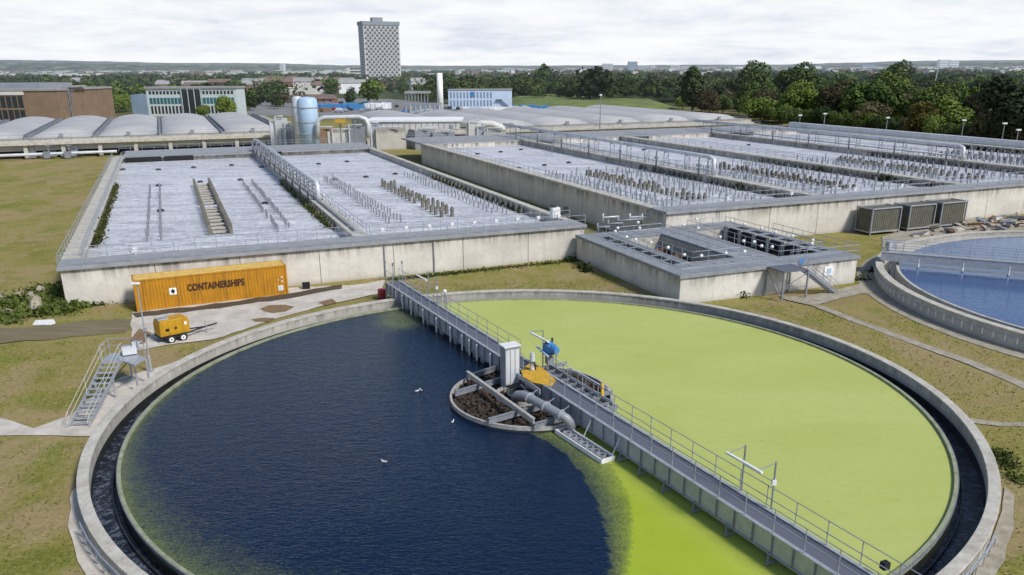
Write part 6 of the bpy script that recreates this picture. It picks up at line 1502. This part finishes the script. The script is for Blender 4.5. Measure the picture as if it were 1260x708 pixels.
# right woodland, near rows
def scatter(n, xr, yr, hr, mats, where, group, kinds=('round', 'round', 'wide', 'tall'), mind=7.0, avoid=()):
    P = []; tries = 0
    while len(P) < n and tries < n * 40:
        tries += 1; x = g.uniform(*xr); y = g.uniform(0, 1); y = yr(x)[0] + (yr(x)[1] - yr(x)[0]) * y ** 1.0
        # even density over the ground, not over the picture
        p = at(x, y)
        if g.random() > (p.y / 700.0) ** 1.2 * 1.0 + .15: pass
        if any((p - q).length < mind * (1 + p.y / 700) for q in P): continue
        if any(a <= x <= b and c <= y <= d for a, b, c, d in avoid): continue
        P.append(p); h = g.uniform(*hr); mt = g.choice(mats); tree(p, h, g.choice(kinds), mt, LABM[mt] + ' ' + where, group, g.uniform(1.0, 1.35))
scatter(105, (905, 1330), lambda x: (np.interp(x, [905, 1330], [100, 104]), np.interp(x, [905, 1000, 1100, 1260, 1330], [146, 156, 164, 186, 196])), (10, 15.5), ['leaf0', 'leaf0', 'leaf1', 'leaf1', 'leaf1', 'leaf0', 'leaf3', 'leaf2'], 'in the dense woodland right of the basins', TG, avoid=((938, 962, 100, 132), (880, 905, 100, 128)))
scatter(48, (640, 905), lambda x: (106, np.interp(x, [640, 800, 905], [118, 125, 138])), (11, 17), ['leaf0', 'leaf4', 'leaf4', 'leaf3', 'leaf1'], 'in the dark tree belt behind the grass bank', 'trees behind the grass bank', avoid=((880, 905, 100, 128), (855, 885, 100, 115)))
scatter(70, (100, 345), lambda x: (98, 133), (9, 13), ['leaf0', 'leaf1', 'leaf1', 'leaf4', 'leaf2'], 'among the houses behind the teal office', 'trees behind the teal office', mind=5, avoid=((222, 268, 106, 122), (160, 296, 127, 150)))
scatter(20, (-60, 130), lambda x: (92, 122), (8, 12), ['leaf0', 'leaf1', 'leaf4', 'leaf2'], 'on the rise behind the brick hall', 'trees behind the brick hall')
scatter(34, (495, 650), lambda x: (98, 122), (8, 13), ['leaf0', 'leaf1', 'leaf1', 'leaf4', 'leaf2'], 'behind the pale blue office and the chimney', 'trees behind the pale blue office', mind=5)
scatter(24, (296, 500), lambda x: (99, 121), (6, 9.5), ['leaf0', 'leaf1', 'leaf2', 'leaf4'], 'in the streets behind the silos', 'trees behind the silos', avoid=((325, 362, 105, 121), (440, 500, 96, 112)))
scatter(44, (905, 1330), lambda x: (np.interp(x, [905, 1330], [112, 120]), np.interp(x, [905, 1000, 1100, 1260, 1330], [145, 155, 163, 184, 194])), (7, 12), ['leaf0', 'leaf1', 'leaf1', 'leaf2'], 'in the dense woodland right of the basins', TG, mind=3.5, avoid=((938, 962, 100, 132),))
# hedge of shrubs along the boundary of the right woodland
for i in range(22):
    x = 945 + i * 17; p = at(x, float(np.interp(x, [945, 1000, 1100, 1260, 1330], [151, 160, 168, 188, 197])))
    mt = g.choice(['leaf1', 'leaf0', 'leaf2', 'leaf3']); tree(p, g.uniform(4.5, 7.5), 'bush', mt, {'leaf1': 'mid green', 'leaf0': 'dark green', 'leaf2': 'bright green', 'leaf3': 'brownish'}[mt] + ' shrub at the foot of the right woodland', 'shrubs at the foot of the right woodland', 1.2)
for n_, xr_, y0_, y1_, hr_, wh_, gp_ in ((16, (290, 350), 121, 138, (4, 8), 'in the yard right of the teal office', 'trees in the yard behind the vaults'), (14, (835, 930), 124, 143, (6, 11), 'between the grass bank and the right woodland', 'trees between the bank and the woodland'), (14, (100, 170), 118, 139, (5, 9), 'between the brick hall and the teal office', 'trees beside the brick hall'), (10, (495, 560), 117, 127, (6, 10), 'around the white chimney', 'trees around the white chimney')):
    scatter(n_, xr_, lambda x, a=y0_, b=y1_: (a, b), hr_, ['leaf0', 'leaf1', 'leaf2', 'leaf4', 'leaf3'], wh_, gp_, ('round', 'bush', 'wide'), 4)
M['yard'] = plain('yard_asphalt', (.20, .195, .19), .95, 0, .3, .06, True)
sheet('yard', [at(*q) for q in ((300, 141), (340, 143), (500, 142), (640, 139), (700, 137), (690, 127), (560, 129), (480, 122), (390, 121), (320, 124))], M['yard'], .05)
SPEC.sort(key=lambda s: -s[0])
for s in SPEC[:298]: grow(*s[1:])
# the far woods, one mass
def woods():
    gg = np.random.default_rng(11); PP = []; NN = []; SS = []
    def clumps(n, d0, d1, r, h, k, size, x0=-.72, x1=.72):
        d = np.sqrt(gg.uniform(d0 ** 2, d1 ** 2, n)); a = gg.uniform(x0, x1, n)
        cx, cy = d * np.sin(a), d * np.cos(a)
        dens = np.sin(cx * .006 + 1.7 * np.sin(cy * .004)) + np.sin(cy * .009 + cx * .003); keep = (dens > -.9)
        cx, cy, dd = cx[keep], cy[keep], d[keep]
        idx = np.repeat(np.arange(len(cx)), k); D = gg.normal(0, 1, (len(idx), 3)); D[:, 2] = np.abs(D[:, 2]) * .9 + .1; D /= np.linalg.norm(D, axis=1)[:, None]
        sc = gg.uniform(.7, 1.35, len(cx))[idx]
        P = np.stack([cx[idx] + D[:, 0] * r * sc, cy[idx] + D[:, 1] * r * sc, h * .35 * sc + D[:, 2] * h * .62 * sc], -1)
        PP.append(P); NN.append(D); SS.append(gg.uniform(.7, 1.3, len(P)) * size)
    clumps(260, 520, 680, 5.5, 11, 150, 1.7, -.10, .62); clumps(150, 500, 680, 5.0, 10, 150, 1.7, -.72, -.24); clumps(2400, 640, 1300, 6.5, 12, 60, 2.6); clumps(4200, 1300, 3200, 12, 11, 26, 6.5); clumps(2600, 3200, 6200, 26, 11, 14, 18)
    for i, (_, p, h, kind, mt, _l, _g, wd) in enumerate(SPEC[298:]):           # smaller trees beyond the ones one can tell apart
        Q, D = crown_data(i % 5 + 50, kind, 420); PP.append(Q * h * np.array([wd, wd, 1]) + np.array([p.x, p.y, 0])); NN.append(D); SS.append(np.full(len(Q), h * .11))
    P = np.concatenate(PP)
    # leave the streets and yards in the middle free
    ax = P[:, 0] / P[:, 1]; near = (P[:, 1] < 960) & (ax < -.105) & (ax > -.31); far = (P[:, 1] < 900) & (ax > -.2) & (ax < -.13)
    N = np.concatenate(NN); S = np.concatenate(SS); nt_ = sum(420 for _ in SPEC[298:]); keepall = np.arange(len(P)) >= len(P) - nt_; k = (~(near & (np.random.default_rng(2).random(len(P)) < .9)) & ~far) | keepall
    n = k.sum(); cut = np.arange(len(P)) % 4
    for j, mt in enumerate(('leaf0', 'leaf1', 'leaf0', 'leaf2')):
        pass
    o = cards('woodland', P[k], N[k], S[k], M['leafw'], None, 8, .4); tag(o, 'far wooded country running up to the horizon', 'woodland', kind='stuff')
t = NT('far_leaves'); p_ = t.pos(); a_ = t.noise(p_, .02, 3, .7); b_ = t.noise(p_, .12, 2)
t.set('Base Color', t.ramp(t.math('ADD', t.math('MULTIPLY', a_, .6), t.math('MULTIPLY', b_, .4)), [(.36, (.014, .026, .010)), (.5, (.040, .062, .018)), (.6, (.085, .11, .032)), (.7, (.075, .07, .035))])); t.set('Roughness', .9); t.set('Specular IOR Level', .1); t.haze(); M['leafw'] = t.m
woods()
# scattered far houses: the nearer ones singly, the town beyond as one mass
g = random.Random(31); k = 0
while k < 130:
    x = g.uniform(-20, 1280) if k < 60 else g.uniform(90, 560); y = g.uniform(92.5, 104) if k < 60 else g.uniform(96, 118); p = at(x, y)
    if (700 < x < 850 and y > 100) or (435 < x < 505 and y > 97): continue
    mt = g.choice([('rend', 'roofb'), ('brickr', 'roofb'), ('rend', 'roofg'), ('brickf', 'roofg'), ('roofw', 'roofg')])
    o = empty('house', (p.x, p.y, 0), g.uniform(-.5, .5), 'small far house showing between the trees beyond the plant', 'house', 'far houses among the trees'); wm_ = g.uniform(10, 26); h = g.uniform(5, 8) + 2.5
    m = MB(); m.box((0, 0, h / 2), (wm_, 9, h)); m.build('wall', M[mt[0]], o); m = MB(); m.add([(-wm_ / 2 - .4, -5, h), (wm_ / 2 + .4, -5, h), (wm_ / 2 + .4, 5, h), (-wm_ / 2 - .4, 5, h), (-wm_ / 2, 0, h + 3), (wm_ / 2, 0, h + 3)], [(0, 1, 5, 4), (2, 3, 4, 5), (0, 4, 3), (1, 2, 5)]); m.build('roof', M[mt[1]], o); k += 1
m = MB(); m2 = MB(); g = random.Random(32)
for i in range(2600):
    d = math.sqrt(g.uniform(1100 ** 2, 6500 ** 2)); a = g.uniform(-.72, .72)
    if a < .1 and g.random() < .35: continue
    s = d / 2600
    (m if i % 3 else m2).box((d * math.sin(a), d * math.cos(a), 7 + s * 2), (g.uniform(8, 34) * s, 12, (g.uniform(4, 9) + 8)), g.uniform(-.4, .4))
tag(m.build('distant_town', M['town']), 'pale specks of the far town scattered up to the horizon', 'town', kind='stuff')
tag(m2.build('distant_roofs', M['roofb']), 'brown roofs of the far town scattered up to the horizon', 'town', kind='stuff')
print('trees', NTREE, 'objects', len(bpy.data.objects))
